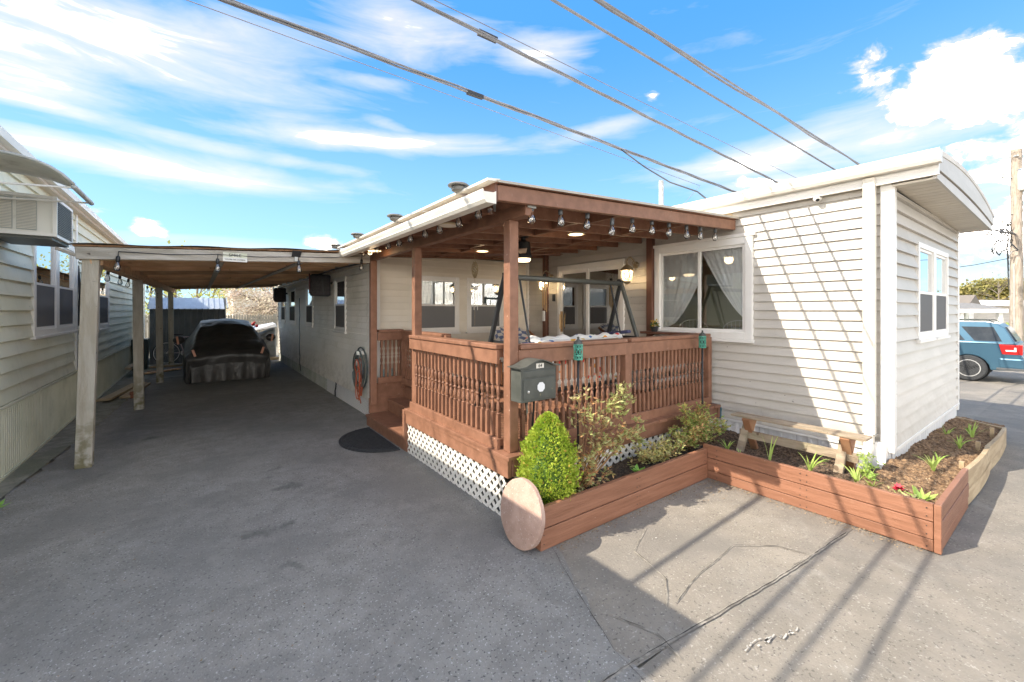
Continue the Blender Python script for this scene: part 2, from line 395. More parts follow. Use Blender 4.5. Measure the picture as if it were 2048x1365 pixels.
def room(P, u0, u1, z0, z1, depth, m, parent, deep=0):
    mb = MB(); d = -depth; g = .25 if deep else 0.0
    a = [P(u0, z0, -.012), P(u1, z0, -.012), P(u1, z1, -.012), P(u0, z1, -.012)]
    b = [P(u0-g, z0-g, d), P(u1+g, z0-g, d), P(u1+g, z1, d), P(u0-g, z1, d)]
    mb.add(a+b, [(4, 5, 6, 7), (0, 1, 5, 4), (1, 2, 6, 5), (2, 3, 7, 6), (3, 0, 4, 7)])
    return part('room_lining', mb, m, parent, fix=False)
def frame_mb(P, u0, u1, z0, z1, w, n0, n1, wt=None):
    wt = wt or w; mb = MB()
    mb.pbox(P, u0, u0+w, z0, z1, n0, n1); mb.pbox(P, u1-w, u1, z0, z1, n0, n1)
    mb.pbox(P, u0+w, u1-w, z0, z0+w, n0, n1-.001); mb.pbox(P, u0+w, u1-w, z1-wt, z1, n0, n1-.001)
    return mb
def curtain(P, pts_fn, z0, z1, n, m, parent, nu=40, amp=.018, waves=9):
    def f(a, b):
        l, r = pts_fn(b); u = l+(r-l)*a; z = z0+(z1-z0)*b
        return P(u, z, n+amp*math.sin(a*waves*2*math.pi+b*1.3)*(.4+.6*b)+.006*math.sin(a*31+b*5))
    return part('curtain', MB().grid(nu, 14, f), m, parent, smooth=True, fix=False)
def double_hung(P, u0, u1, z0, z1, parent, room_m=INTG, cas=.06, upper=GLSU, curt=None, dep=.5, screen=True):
    win = part('window', frame_mb(P, u0, u1, z0, z1, cas, -.01, .034), TRIM, parent, bevel=.004)
    a, b, c, d = u0+cas, u1-cas, z0+cas, z1-cas; mid = c+(d-c)*.49
    part('sill', MB().pbox(P, u0-.02, u1+.02, z0-.03, z0+.001, 0, .05), TRIM, win)
    part('sash', frame_mb(P, a, b, mid-.02, d, .03, -.004, .018), TRIM, win)
    part('sash', frame_mb(P, a, b, c, mid+.012, .03, .004, .026), TRIM, win)
    part('pane', MB().pbox(P, a+.028, b-.028, mid+.005, d-.028, .002, .005), upper, win)
    part('pane', MB().pbox(P, a+.028, b-.028, c+.028, mid-.015, .010, .013), GLS, win)
    if screen: part('insect_screen', MB().pbox(P, a+.030, b-.030, c+.028, mid-.015, .019, .0205), SCRM, win)
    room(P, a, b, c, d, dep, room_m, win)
    if curt: curtain(P, lambda t: (a+.02, b-.02), c+.03, d, -.09, curt, win, waves=7)
    return win
def screen_mat():
    m = bpy.data.materials.new('insect screen mesh'); m.use_nodes = True; T = NT(m.node_tree); T.n.clear()
    tr = T.node('ShaderNodeBsdfTransparent'); df = T.node('ShaderNodeBsdfDiffuse'); df.inputs[0].default_value = (.24, .24, .24, 1)
    mx = T.node('ShaderNodeMixShader'); mx.inputs[0].default_value = .62; T.l.new(tr.outputs[0], mx.inputs[1]); T.l.new(df.outputs[0], mx.inputs[2])
    T.l.new(mx.outputs[0], T.node('ShaderNodeOutputMaterial').inputs[0]); return m
SCRM = screen_mat()

# ------------------------------------------------------------------ ground
def gz(x): return -.024*min(max(x-9, 0), 8)
def slope_sheet(x0, x1, y0, y1, z):
    xs = sorted({x0, x1, *[c for c in (9, 17) if x0 < c < x1]}); k = MB()
    for a, b in zip(xs[:-1], xs[1:]): k.add([(a, y0, z+gz(a)), (b, y0, z+gz(b)), (b, y1, z+gz(b)), (a, y1, z+gz(a))], [(0, 1, 2, 3)])
    return k
struct('ground', slope_sheet(-300, 400, -300, 400, -.02), DIRT)
def strip(n, xy): return sheet(xy, n)
drive = [(-1.45, -8), (-1.47, 6), (-1.32, 8), (-1.2, 10), (-1.05, 13), (-1.0, 18.6), (2.6, 18.6), (2.3, 6.6), (2.12, 2.3), (1.72, 1.45), (1.3, -8)]
def jit_edge(pts, amp=.03, step=.25):
    out = []
    for i, (a, b) in enumerate(zip(pts, pts[1:]+pts[:1])):
        L = math.hypot(b[0]-a[0], b[1]-a[1]); n = max(1, int(L/step)) if L < 30 else 1
        for k in range(n):
            t = k/n; out.append((a[0]+(b[0]-a[0])*t+(frand(-amp, amp) if k else 0), a[1]+(b[1]-a[1])*t+(frand(-amp, amp) if k else 0)))
    return out
struct('road', slope_sheet(-60, 260, -9, 1.3, -.008), ROAD)
struct('apron_pavement', sheet(jit_edge([(1.2, 1.38), (2.30, 1.27), (4.35, 1.10), (4.5, 3.2), (2.0, 3.2), (1.2, 2.2)], .015), -.004), ASPL)
struct('driveway', sheet(jit_edge(drive, .035, .12), 0.), ASPD)
struct('concrete_strip', sheet(jit_edge([(-2.2, -8), (-1.49, -8), (-1.49, 6), (-1.34, 8), (-1.22, 10), (-1.08, 13), (-1.0, 22), (-2.2, 22)], .012), .004), CONC)
struct('side_street', slope_sheet(9.1, 30, 1.1, 14, -.006), ASPL)
# cracks and the light seams beside them: thin ribbons of crumbled joint
CRK = mat('crack dirt', (.035, .03, .025), (.08, .07, .06), 20, rough=.95)
SEAM = mat('pale crack edge', (.20, .18, .15), (.34, .31, .265), 20, rough=.95)
WPT = mat('worn white paint', (.52, .50, .46), (.34, .32, .29), 40, rough=.8)
PATCH = mat('dark patch', (.15, .138, .122), (.19, .175, .158), 9, rough=.9, bump=.4, bscale=70, speck=[((.36, .35, .32), 60, .66, .6)])
def rpath(pts, jit, step=.045):
    P2 = []; o = 0.
    for a, b in zip(pts[:-1], pts[1:]):
        L = math.hypot(b[0]-a[0], b[1]-a[1]); n = max(2, int(L/step)); nx_, ny_ = -(b[1]-a[1])/L, (b[0]-a[0])/L
        for k in range(n): o = .7*o+frand(-jit, jit); P2.append((a[0]+(b[0]-a[0])*k/n+nx_*o, a[1]+(b[1]-a[1])*k/n+ny_*o))
    return P2+[pts[-1]]
def ribbon(pts, w, z, wj=.5, jit=.03, path=None):
    P2 = path or rpath(pts, jit*.3); vs = []; fs = []
    for i, p in enumerate(P2):
        q = P2[min(i+1, len(P2)-1)]; o = P2[max(i-1, 0)]; d = Vector((q[0]-o[0], q[1]-o[1])).normalized(); nn = Vector((-d.y, d.x))
        ww = w*(1+frand(-wj, wj))*(.25 if i in (0, len(P2)-1) else 1)
        vs += [(p[0]+nn.x*ww, p[1]+nn.y*ww, z), (p[0]-nn.x*ww, p[1]-nn.y*ww, z)]
        if i: fs.append((2*i-2, 2*i-1, 2*i+1, 2*i))
    return MB().add(vs, fs)
crack_lines = [[(1.30, 1.36), (1.75, 1.34), (2.32, 1.27), (3.0, 1.20), (3.55, 1.16), (4.12, 1.12)], [(2.30, 1.45), (2.62, 1.52), (3.2, 1.56), (3.45, 1.36), (3.52, 1.18)],
               [(2.2, 1.45), (2.45, 1.62), (2.55, 1.95), (2.9, 2.1)], [(1.9, 1.62), (2.0, 1.38), (1.95, 1.2)], [(2.1, 2.35), (1.9, 1.9), (1.72, 1.45), (1.65, 1.0)]]
for i, cl in enumerate(crack_lines):
    pth = rpath(cl, .003)
    struct('pavement_seam', ribbon(cl, .006 if i else .010, -.0005 if i else .0005, .4, path=pth), SEAM)
    struct('pavement_crack', ribbon(cl, .0013 if i else .0024, .0035, .9, path=pth), CRK)
pm = MB()
for k in range(18):   # scuffed streak of white paint
    t = k/18; x = 2.28+.36*t+frand(-.02, .02); y = 1.05-.11*t+frand(-.015, .015); l = frand(.008, .03)
    w1, w2, w3 = frand(.002, .005), frand(.002, .006), frand(-.006, .006)
    pm.add([(x-l, y-w1, .0035), (x, y-w2, .0035), (x+l, y-w1+w3, .0035), (x+l, y+w1+w3, .0035), (x, y+w2, .0035), (x-l, y+w1, .0035)], [(0, 1, 4, 5), (1, 2, 3, 4)])
for k in range(34):
    x, y = frand(1.9, 4.0), frand(1.4, 2.3); r = frand(.003, .007)
    pm.add([(x+r*frand(.6, 1.4)*math.cos(a), y+r*frand(.6, 1.4)*math.sin(a), .003) for a in [i*math.pi/3 for i in range(6)]], [(0, 1, 2, 3, 4, 5)])
struct('paint_scuff', pm, WPT)
struct('white_line', ribbon([(-1.0, 14.1), (0.2, 14.9)], .035, .006, .1, .01), WPT)
# leaves and grit blown against the planters
gm = MB()
for k in range(900):
    if k % 2: x = frand(2.1, 4.3); y = 2.33-abs(random.gauss(0, .05))
    else: y = frand(.7, 2.3); x = 4.26-abs(random.gauss(0, .06))
    if k % 5 == 0: x, y = 4.25-abs(random.gauss(0, .25)), 2.3-abs(random.gauss(0, .2))
    r = frand(.004, .013); a0 = frand(0, 6)
    gm.add([(x+r*math.cos(a0), y+r*math.sin(a0), .006+frand(0, .006)), (x+r*.5*math.cos(a0+2), y+r*.5*math.sin(a0+2), .008), (x+r*math.cos(a0+3.6), y+r*math.sin(a0+3.6), .01+frand(0, .008))], [(0, 1, 2)])
for k in range(1500):
    if k < 700: y = frand(2.5, 14); x = -1.45+.04*(y-6)*(y > 6)+abs(random.gauss(0, .10))
    elif k < 1000: y = frand(3, 12); x = 2.05-abs(random.gauss(0, .08))
    else: x, y = frand(-1.3, 2.0), frand(1.5, 9)
    r = frand(.003, .009); a0 = frand(0, 6)
    gm.add([(x+r*math.cos(a0), y+r*math.sin(a0), .012), (x+r*.5*math.cos(a0+2), y+r*.5*math.sin(a0+2), .010), (x+r*math.cos(a0+3.6), y+r*math.sin(a0+3.6), .012+frand(0, .005))], [(0, 1, 2)])
tag(part('leaf_litter', gm, mat('dry litter', (.30, .22, .13), (.16, .11, .06), 50, rough=.9), fix=False), 'dry leaf crumbs gathered along the foot of the brown planter boards', 'litter', kind='stuff')

# ------------------------------------------------------------------ the home
home = thing('mobile_home', 'white clapboard mobile home with brown porch and low arched roof', 'house', (5.4, 6.8, 0))
XW = 5.46
PC = plane((XW, 0, 0), (0, 1, 0), (-1, 0, 0))       # long wall with the big window, u = Y
PD = plane((0, 1.13, 0), (1, 0, 0), (0, -1, 0))      # end wall, u = X
PB = plane((0, 6.85, 0), (1, 0, 0), (0, -1, 0))      # wall behind the porch, u = X
PA = plane((2.25, 0, 0), (0, 1, 0), (-1, 0, 0))      # driveway wall, u = Y
E1 = .106
door = (4.36, 5.91, .56, 2.58); bigw = (2.46, 3.74, 1.44, 2.62)
wallC = siding(PC, 1.21, 6.83, .37, 3.06, E1, SID, home, [door, (bigw[0]+.02, bigw[1]-.02, bigw[2]+.02, bigw[3]-.02)])
endw = (6.42, 8.13, 1.42, 2.52)
wallD = siding(PD, 5.50, 8.90, .39, 2.93, .13, SID, home, [(endw[0]+.02, endw[1]-.02, endw[2]+.02, endw[3]-.02)], off=.032, gap=.014)
wB = [(2.95, 3.83, 1.36, 2.36), (4.0, 4.82, 1.36, 2.36)]
wallB = siding(PB, 2.36, 5.44, .5, 2.72, E1, SIDC, home, [(a+.02, b-.02, c+.02, d-.02) for a, b, c, d in wB], gap=.011)
wA = [(8.34, 9.19, 1.34, 2.42), (11.25, 12.14, 1.37, 2.42), (13.6, 14.67, 1.37, 2.42), (15.4, 16.3, 1.37, 2.42)]
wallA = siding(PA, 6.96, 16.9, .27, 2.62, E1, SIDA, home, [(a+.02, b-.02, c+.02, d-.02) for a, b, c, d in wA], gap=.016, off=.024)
# corner trims
part('corner_trim', MB().box(XW-.03, XW+.05, 1.10, 1.21, .36, 3.04), TRIM, home, bevel=.004)
part('corner_trim', MB().box(8.9, 8.98, 1.10, 1.2, .3, 2.95), TRIM, home, bevel=.004)
part('corner_trim', MB().box(2.215, 2.36, 6.815, 6.96, .25, 2.62), TRIM, home, bevel=.004)
part('corner_trim', MB().box(2.22, 2.3, 16.9, 17.0, .2, 2.62), TRIM, home)
part('corner_trim', MB().box(5.40, 5.448, 6.79, 6.848, .5, 2.72), TRIM, home)
# skirting
ribs(PC, 1.15, 3.0, .0, .36, SKRW, home, .4, .09, .006)
ribs(PD, 5.48, 8.94, .0, .38, SKRW, home, .4, .09, .008)
part('skirting_rail', MB().pbox(PD, 5.50, 8.93, .375, .41, 0, .04), TRIM, home, bevel=.004)
part('skirting_rail', MB().pbox(PC, 1.2, 3.0, .345, .372, 0, .022), TRIM, home, bevel=.003)
part('skirting_rail', MB().pbox(PD, 5.45, 8.95, .0, .37, -.02, -.005), SKRW, home)
# the two masses behind the walls keep the rooms dark
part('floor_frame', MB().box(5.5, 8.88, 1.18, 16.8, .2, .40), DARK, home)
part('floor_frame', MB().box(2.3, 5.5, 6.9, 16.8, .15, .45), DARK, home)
part('side_wall', MB().box(8.86, 8.9, 1.16, 16.9, .3, 2.95), SID, home)
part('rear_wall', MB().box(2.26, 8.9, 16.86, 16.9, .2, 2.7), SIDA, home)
# big sliding window
win = part('window', frame_mb(PC, bigw[0]-.05, bigw[1]+.05, bigw[2]-.05, bigw[3]+.05, .09, -.01, .05), TRIM, home, bevel=.006)
a, b, c, d = bigw[0]+.04, bigw[1]-.04, bigw[2]+.04, bigw[3]-.04; mid = 3.10
part('sash', frame_mb(PC, mid-.02, b, c, d, .035, -.005, .02), TRIM, win)
part('sash', frame_mb(PC, a, mid+.02, c, d, .035, .0, .028), TRIM, win)
part('pane', MB().pbox(PC, mid+.01, b-.03, c+.03, d-.03, .004, .008), GLS, win)
part('pane', MB().pbox(PC, a+.03, mid-.01, c+.03, d-.03, .010, .014), GLS, win)
part('sill', MB().pbox(PC, bigw[0]-.06, bigw[1]+.06, bigw[2]-.085, bigw[2]-.05, 0, .06), TRIM, win)
part('head_cap', MB().pbox(PC, bigw[0]-.08, bigw[1]+.06, bigw[3]+.05, bigw[3]+.09, 0, .06), TRIM, win)
room(PC, a, b, c, d, 1.4, INT, win, 1)
curtain(PC, lambda t: (b-.02-(.04+.55*min(1, t/.7)**.6), b-.01), c+.02, d-.01, -.05, CURT, win, waves=6)
curtain(PC, lambda t: (a+.01, a+.012+.60*(max(0, t-.12)/.88)**.75), c+.02, d-.01, -.05, CURT, win, waves=7)
cb = MB()   # two white wire chair backs just inside the glass
for cy in (2.72, 3.38):
    cb.tube([PC(cy+.22*math.cos(t), c+.02+.12*math.sin(t), -.3) for t in [math.pi*i/12 for i in range(13)]], .006, 6)
    for k in range(-3, 4): cb.tube([PC(cy+k*.055, c-.05, -.3), PC(cy+k*.055, c+.02+.12*math.sqrt(max(0, 1-(k*.055/.22)**2)), -.3)], .003, 5)
part('chair_back', cb, TRIM, win)
# sliding door
u0, u1, z0, z1 = door
dr = part('sliding_door', frame_mb(PC, u0, u1, z0, z1, .07, -.01, .045, .10), TRIM, home, bevel=.005)
m_ = 5.16
part('door_frame', frame_mb(PC, m_-.03, u1-.07, z0+.07, z1-.1, .055, .002, .03), TRIM, dr)
part('door_frame', frame_mb(PC, u0+.07, m_+.03, z0+.07, z1-.1, .055, -.008, .018), TRIM, dr)
part('pane', MB().pbox(PC, m_+.02, u1-.12, z0+.12, z1-.15, .012, .016), GLSU, dr)
part('pane', MB().pbox(PC, u0+.12, m_-.02, z0+.12, z1-.15, .004, .008), GLSU, dr)
part('handle', MB().tube([PC(5.80, 1.42, .035), PC(5.80, 1.42, .075), PC(5.80, 1.68, .075), PC(5.80, 1.68, .035)], .012, 6).pbox(PC, 5.77, 5.83, 1.36, 1.74, .03, .036), mat('brass', (.55, .36, .18), rough=.35, metal=.6), dr)
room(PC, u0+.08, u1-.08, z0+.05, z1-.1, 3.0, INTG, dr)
iw = MB()
for k in range(3):
    for j in range(3): iw.pbox(PC, 4.42+k*.16, 4.55+k*.16, 1.38+j*.13, 1.49+j*.13, -2.9, -2.88)
part('far_window', iw, emis('far window light', (1, .97, .9), 1.2), dr)
# windows
for k, (a, b, c, d) in enumerate(wB): double_hung(PB, a, b, c, d, home, curt=CURTD)
for k, (a, b, c, d) in enumerate(wA): double_hung(PA, a, b, c, d, home)
double_hung(PD, endw[0], (endw[0]+endw[1])/2+.003, endw[2], endw[3], home)
double_hung(PD, (endw[0]+endw[1])/2+.004, endw[1], endw[2], endw[3], home, curt=CURTD)
# roof, eave and gutters
def roofz(x): t = (x-5.3)/(9.3-5.3); return 3.21+.14*math.sin(math.pi*min(1, max(0, t)))**.9-.05*t
rb = MB(); xs = [5.36+i*(9.34-5.36)/16 for i in range(17)]
rb.prism([(x, .79, roofz(x)) for x in xs]+[(x, .79, roofz(x)-.05) for x in reversed(xs)], (0, 16.3, 0))
part('roof', rb, ROOF, home)
part('low_roof', MB().hexa([(2.05, 6.75, 2.70), (5.5, 6.75, 2.92), (5.5, 17.1, 2.92), (2.05, 17.1, 2.70), (2.05, 6.75, 2.76), (5.5, 6.75, 3.0), (5.5, 17.1, 3.0), (2.05, 17.1, 2.76)]), ROOF, home)
for i, (za, zb, k) in enumerate([(0, .31, .0), (.345, .64, .014), (.675, 1., .004)]):    # three laps of the arched gable fascia
    fb = MB(); top = []; bot = []
    for x in [5.40+j*(9.22-5.40)/20 for j in range(21)]:
        lo = 2.955-.012*(x-5.4); hi = roofz(x)-.05
        bot.append((x, .80-k, lo+(hi-lo)*za)); top.append((x, .80-k, lo+(hi-lo)*zb))
    fb.prism(bot+top[::-1], (0, .03, 0)); part('fascia', fb, SID, home)
part('fascia', MB().box(5.36, 5.40, .785, 6.9, 2.985, 3.17), TRIM, home)
nx = 26
for i in range(nx):    # soffit boards under the front overhang
    xa = 5.41+(9.2-5.41)*i/nx; xb = 5.41+(9.2-5.41)*(i+1)/nx
    part('soffit_board', MB().hexa([(xa, .82, 2.955-.012*(xa-5.4)), (xb-.012, .82, 2.955-.012*(xb-5.4)), (xb-.012, 1.115, 2.955-.012*(xb-5.4)), (xa, 1.115, 2.955-.012*(xa-5.4)),
         (xa, .82, 2.975-.012*(xa-5.4)), (xb, .82, 2.975-.012*(xb-5.4)), (xb, 1.115, 2.975-.012*(xb-5.4)), (xa, 1.115, 2.975-.012*(xa-5.4))]), SOF, home)
part('soffit', MB().hexa([(5.41, .83, 2.976), (9.2, .83, 2.932), (9.2, 1.12, 2.932), (5.41, 1.12, 2.976), (5.41, .83, 2.99), (9.2, .83, 2.95), (9.2, 1.12, 2.95), (5.41, 1.12, 2.99)]), mat('soffit groove', (.12, .10, .08), rough=.8), home)
part('soffit', MB().box(5.40, 5.47, .83, 6.9, 3.0, 3.04), SOF, home)
part('frieze', MB().pbox(PD, 5.5, 8.93, 2.88, 2.93, 0, .02), TRIM, home)
gp = [(0, 0), (-.085, 0), (-.105, .03), (-.105, .045), (-.12, .09), (-.12, .115), (-.112, .115), (-.108, .095), (-.012, .1), (0, .115)]
part('gutter', MB().prism([(5.355+x, .76, 3.075+z) for x, z in gp], (0, 6.1, 0)), GUT, home)
part('gutter', MB().box(9.22, 9.32, .79, 16.9, 3.0, 3.10), GUT, home)
# downspout
ds = MB()
ds.box(5.335, 5.40, 1.23, 1.325, .52, 3.07)
prof = [(5.37, .53), (5.36, .44), (5.31, .37), (5.24, .31), (5.14, .25), (5.07, .215)]
for (xa, za), (xb, zb) in zip(prof[:-1], prof[1:]): ds.bar((xa, 1.277, za), (xb, 1.277, zb), .09, .068, (0, 1, 0))
dsp = part('downspout', ds, GUT, home, bevel=.006)
part('strap', MB().box(5.328, 5.44, 1.222, 1.333, .52, .53), ALU, dsp)
part('splash_block', MB().hexa([(5.30, 1.14, .18), (5.46, 1.14, .2), (5.46, 1.3, .2), (5.30, 1.3, .18), (5.40, 1.16, .45), (5.44, 1.16, .45), (5.44, 1.24, .45), (5.40, 1.24, .45)]), TRIM, home)
part('vent_pipe', MB().lathe([(.045, 0), (.045, 1.1)], 10, (7.0, 4.75, 3.1)), GRYL, home, smooth=True, auto=True)
# plywood infill between the porch roof and the gutter
part('infill_panel', MB().pbox(PC, 2.66, 6.8, 2.90, 3.05, .022, .03), mat('raw plywood', (.42, .32, .2), (.5, .4, .27), 4, rough=.8), home)

# ------------------------------------------------------------------ porch
porch = thing('porch', 'brown painted raised deck porch with turned balusters and shed roof', 'porch', (3.7, 4.6, 0))
DZ = .545
deck_boards = []
x = 2.03
me = None
while x < 5.38:
    w = .138
    y0, y1 = 2.80, (6.80 if x > 2.66 else 5.0)
    if x < 2.05:
        part('deck_board', MB().box(x, x+w, 2.80, 5.0, DZ-.032, DZ), BRN, porch, bevel=.004)
    else:
        part('deck_board', MB().box(x, x+w, 2.78+frand(-.006, .006), y1, DZ-.032, DZ), BRN, porch, bevel=.004)
    x += w+.008
part('rim_board', MB().box(2.045, 2.085, 2.83, 4.99, .36, DZ-.034), BRN, porch, bevel=.004)
part('rim_board', MB().box(2.087, 5.36, 2.815, 2.852, .37, DZ-.034), BRN, porch, bevel=.004)
part('rim_trim', MB().box(2.036, 2.044, 2.82, 4.99, .475, DZ-.034), BRN, porch)
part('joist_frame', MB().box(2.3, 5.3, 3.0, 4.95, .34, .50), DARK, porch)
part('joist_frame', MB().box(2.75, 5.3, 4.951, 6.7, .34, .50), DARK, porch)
# round-cornered end of the rim at the right and the blue tarp edge
part('rim_end', MB().box(5.362, 5.42, 2.80, 2.95, .37, DZ-.01), BRN, porch, bevel=.01)
part('tarp_edge', MB().box(5.405, 5.44, 2.80, 2.84, .36, .50), mat('blue plastic', (.02, .13, .18), rough=.5), porch)
# baluster shared mesh
def baluster_mesh(h):
    m = MB(); q = .016; s1 = h*.31; s0 = h*.30; t = h-s0-s1
    m.box(-q, q, -q, q, 0, s0); m.box(-q, q, -q, q, h-s1, h)
    pr = [(.0, .013), (.03, .018), (.06, .010), (.10, .013), (.2, .0185), (.32, .017), (.42, .011), (.46, .010), (.48, .017), (.52, .019), (.56, .011), (.6, .011), (.7, .0165), (.82, .0185), (.9, .013), (.94, .010), (.97, .018), (1., .013)]
    m.lathe([(r_, s0+p_*t) for p_, r_ in pr], 8)
    me = m.mesh('baluster', BRN)
    return me
BAL = baluster_mesh(.69)
def railing(pa, pb, zt, zb, n, parent, posts=(), facew=.04):
    """pa, pb: ends on plan; cap, fascia, base board, balusters"""
    a, b = Vector((pa[0], pa[1], 0)), Vector((pb[0], pb[1], 0)); d = (b-a).normalized(); nrm = Vector((d.y, -d.x, 0))
    r = part('railing', MB().bar(a+Vector((0, 0, zt-.02))-d*.03, b+Vector((0, 0, zt-.02))+d*.03, .15, .04), BRN, parent, bevel=.008)
    part('rail_fascia', MB().bar(a+nrm*.045+Vector((0, 0, zt-.105))-d*.045, b+nrm*.045+Vector((0, 0, zt-.105))+d*.02, .03, .125), BRN, r, bevel=.004)
    part('rail_core', MB().bar(a+Vector((0, 0, zt-.08)), b+Vector((0, 0, zt-.08)), .045, .07), BRN, r)
    part('base_board', MB().bar(a+nrm*.04+Vector((0, 0, zb+.045))-d*.04, b+nrm*.04+Vector((0, 0, zb+.045))+d*.02, .035, .095), BRN, r, bevel=.004)
    part('base_rail', MB().bar(a+Vector((0, 0, zb+.05)), b+Vector((0, 0, zb+.05)), .045, .06), BRN, r)
    L = (b-a).length; ang = math.atan2(d.y, d.x)
    for i in range(n):
        p = a+d*(L*(i+.5)/n)+Vector((0, 0, zb+.08))
        part('baluster', BAL, None, r, loc=(p.x, p.y, p.z), rot=(0, 0, ang))
    return r
railing((2.125, 4.88), (2.125, 3.04), 1.455, DZ, 21, porch)
railing((2.24, 2.935), (3.60, 2.935), 1.455, DZ, 17, porch)
railing((3.72, 2.935), (5.26, 2.935), 1.455, DZ, 20, porch)
railing((2.26, 6.56), (2.60, 6.56), 1.455, .62, 5, porch)
railing((2.66, 6.50), (2.66, 5.12), 1.44, .58, 15, porch)
PMB = lambda x0, x1, y0, y1, z0, z1: MB().box(x0, x1, y0, y1, z0, z1)
part('post', PMB(2.105, 2.20, 2.885, 2.98, DZ, 2.521), BRN, porch, bevel=.008)
part('post', PMB(2.105, 2.20, 4.85, 4.945, DZ, 2.521), BRN, porch, bevel=.008)
part('post', PMB(2.11, 2.205, 6.50, 6.595, .3, 2.521), BRN, porch, bevel=.008)
part('post', PMB(3.61, 3.71, 2.875, 2.96, DZ, 1.41), BRN, porch, bevel=.006)
part('post', PMB(5.27, 5.35, 2.88, 2.97, DZ, 1.41), BRN, porch, bevel=.006)
part('post', PMB(2.61, 2.71, 6.52, 6.62, .5, 1.42), BRN, porch, bevel=.006)
part('post', PMB(2.62, 2.70, 5.02, 5.11, .5, 1.42), BRN, porch, bevel=.006)
part('post', PMB(5.37, 5.445, 3.80, 3.90, DZ, 2.86), BRND, porch, bevel=.004)
part('post', PMB(5.37, 5.445, 6.18, 6.28, DZ, 2.84), BRND, porch, bevel=.004)
# side rail of boards behind the corner near the big window
part('side_rail', MB().box(5.22, 5.40, 2.98, 3.9, 1.415, 1.45), BRND, porch, bevel=.004)
# steps
for (xa, xb, zt, ya, yb) in [(2.06, 2.42, .165, 5.0, 6.55), (2.40, 2.66, .36, 5.0, 6.55)]:
    st = part('step', MB().box(xa-.02, xb, ya, yb, zt-.035, zt), BRN, porch, bevel=.005)
    part('riser', MB().box(xa, xa+.03, ya, yb, zt-.20 if zt > .2 else 0., zt-.036), BRN, st)
part('riser', MB().box(2.65, 2.68, 5.0, 6.55, .36, DZ-.002), BRN, porch)
part('stringer', MB().box(2.10, 2.66, 6.55, 6.585, .168, .40), BRN, porch)
part('stringer', MB().box(2.14, 2.68, 6.552, 6.60, .40, .615), BRN, porch, bevel=.004)
part('stringer', MB().box(2.07, 2.66, 4.985, 4.998, .0, .51), BRN, porch)
part('corner_block', MB().box(2.03, 2.10, 5.0, 5.06, .166, .52), BRN, porch, bevel=.004)
# lattice: every slat a piece
def lattice(P, u0, u1, z0, z1, parent, pitch=.072, w=.034, m=LAT, single=True, name='lattice'):
    fr = part(name, MB().pbox(P, u0, u1, z0, z0+.012, -.012, -.004), m, parent)
    H = z1-z0; allm = MB()
    for sgn, nn in ((1, .0), (-1, .006)):
        s = u0-H
        while s < u1:
            # line from (s,z0) to (s+H,z1) for sgn=1
            a, b = s, s+H; za, zb = z0, z1
            if a < u0: za += (u0-a); a = u0
            if b > u1: zb -= (b-u1); b = u1
            if b-a > .012:
                hw = w*.707
                if sgn > 0: q = [(a-hw, za), (a+hw, za), (b+hw, zb), (b-hw, zb)]
                else: q = [(a-hw, z1+z0-za), (a+hw, z1+z0-za), (b+hw, z1+z0-zb), (b-hw, z1+z0-zb)]
                q = [(min(max(u, u0), u1), z) for u, z in q]
                mb = MB() if single else allm
                mb.add([P(u, z, nn) for u, z in q]+[P(u, z, nn+.006) for u, z in q], [(0, 1, 2, 3), (4, 5, 6, 7), (0, 1, 5, 4), (1, 2, 6, 5), (2, 3, 7, 6), (3, 0, 4, 7)])
                if single: part('slat', mb, m, fr)
            s += pitch*1.414
    if not single: part('slats', allm, m, fr, kind='stuff')
    return fr
lattice(plane((2.075, 0, 0), (0, 1, 0), (-1, 0, 0)), 2.88, 4.98, .0, .37, porch)
lattice(plane((0, 2.85, 0), (1, 0, 0), (0, -1, 0)), 2.09, 5.36, .0, .38, porch)
lattice(PA, 6.97, 9.9, .0, .27, home, .045, .022, m=SKRW, single=False)
ribs(PA, 9.9, 16.9, .0, .27, mat('stained skirting', (.40, .42, .38), (.5, .5, .46), 3, rough=.6, stain=((.2, .24, .12), 2, .45, .7, .5)), home, .6, .1, .006)
# roof of the porch
def rz(x): return 2.588+.052*(x-1.8)      # underside of the rafters
yf, yb = 2.66, 6.78
BRNR = BRN
part('beam', MB().bar((2.155, 2.68, 2.574), (2.155, 6.74, 2.574), .085, .105), BRN, porch, bevel=.006)
part('beam_bracket', MB().box(2.13, 2.21, 2.662, 2.679, 2.585, 2.625), GRYL, porch)
nR = 10
for i in range(nR):
    y = yf+.02+(yb-yf-.06)*i/(nR-1)
    nm = 'rafter'
    part(nm, MB().hexa([(1.80, y-.02, rz(1.8)), (5.42, y-.02, rz(5.42)), (5.42, y+.02, rz(5.42)), (1.80, y+.02, rz(1.8)),
                       (1.80, y-.02, rz(1.8)+.115), (5.42, y-.02, rz(5.42)+.115), (5.42, y+.02, rz(5.42)+.115), (1.80, y+.02, rz(1.8)+.115)]), BRN, porch, bevel=.004)
    if i < nR-1:
        yn = yf+.02+(yb-yf-.06)*(i+1)/(nR-1)
        for xb in ((3.2, 4.4) if i % 2 else (3.32, 4.52)):
            part('blocking', MB().box(xb-.02, xb+.02, y+.021, yn-.021, rz(xb)+.01, rz(xb)+.113), BRN, porch)
part('front_fascia', MB().hexa([(1.80, yf-.045, 2.58), (5.43, yf-.045, rz(5.43)-.008), (5.43, yf-.005, rz(5.43)-.008), (1.80, yf-.005, 2.58), (1.80, yf-.045, 2.698), (5.43, yf-.045, rz(5.43)+.112), (5.43, yf-.005, rz(5.43)+.112), (1.80, yf-.005, 2.698)]), BRN, porch, bevel=.005)
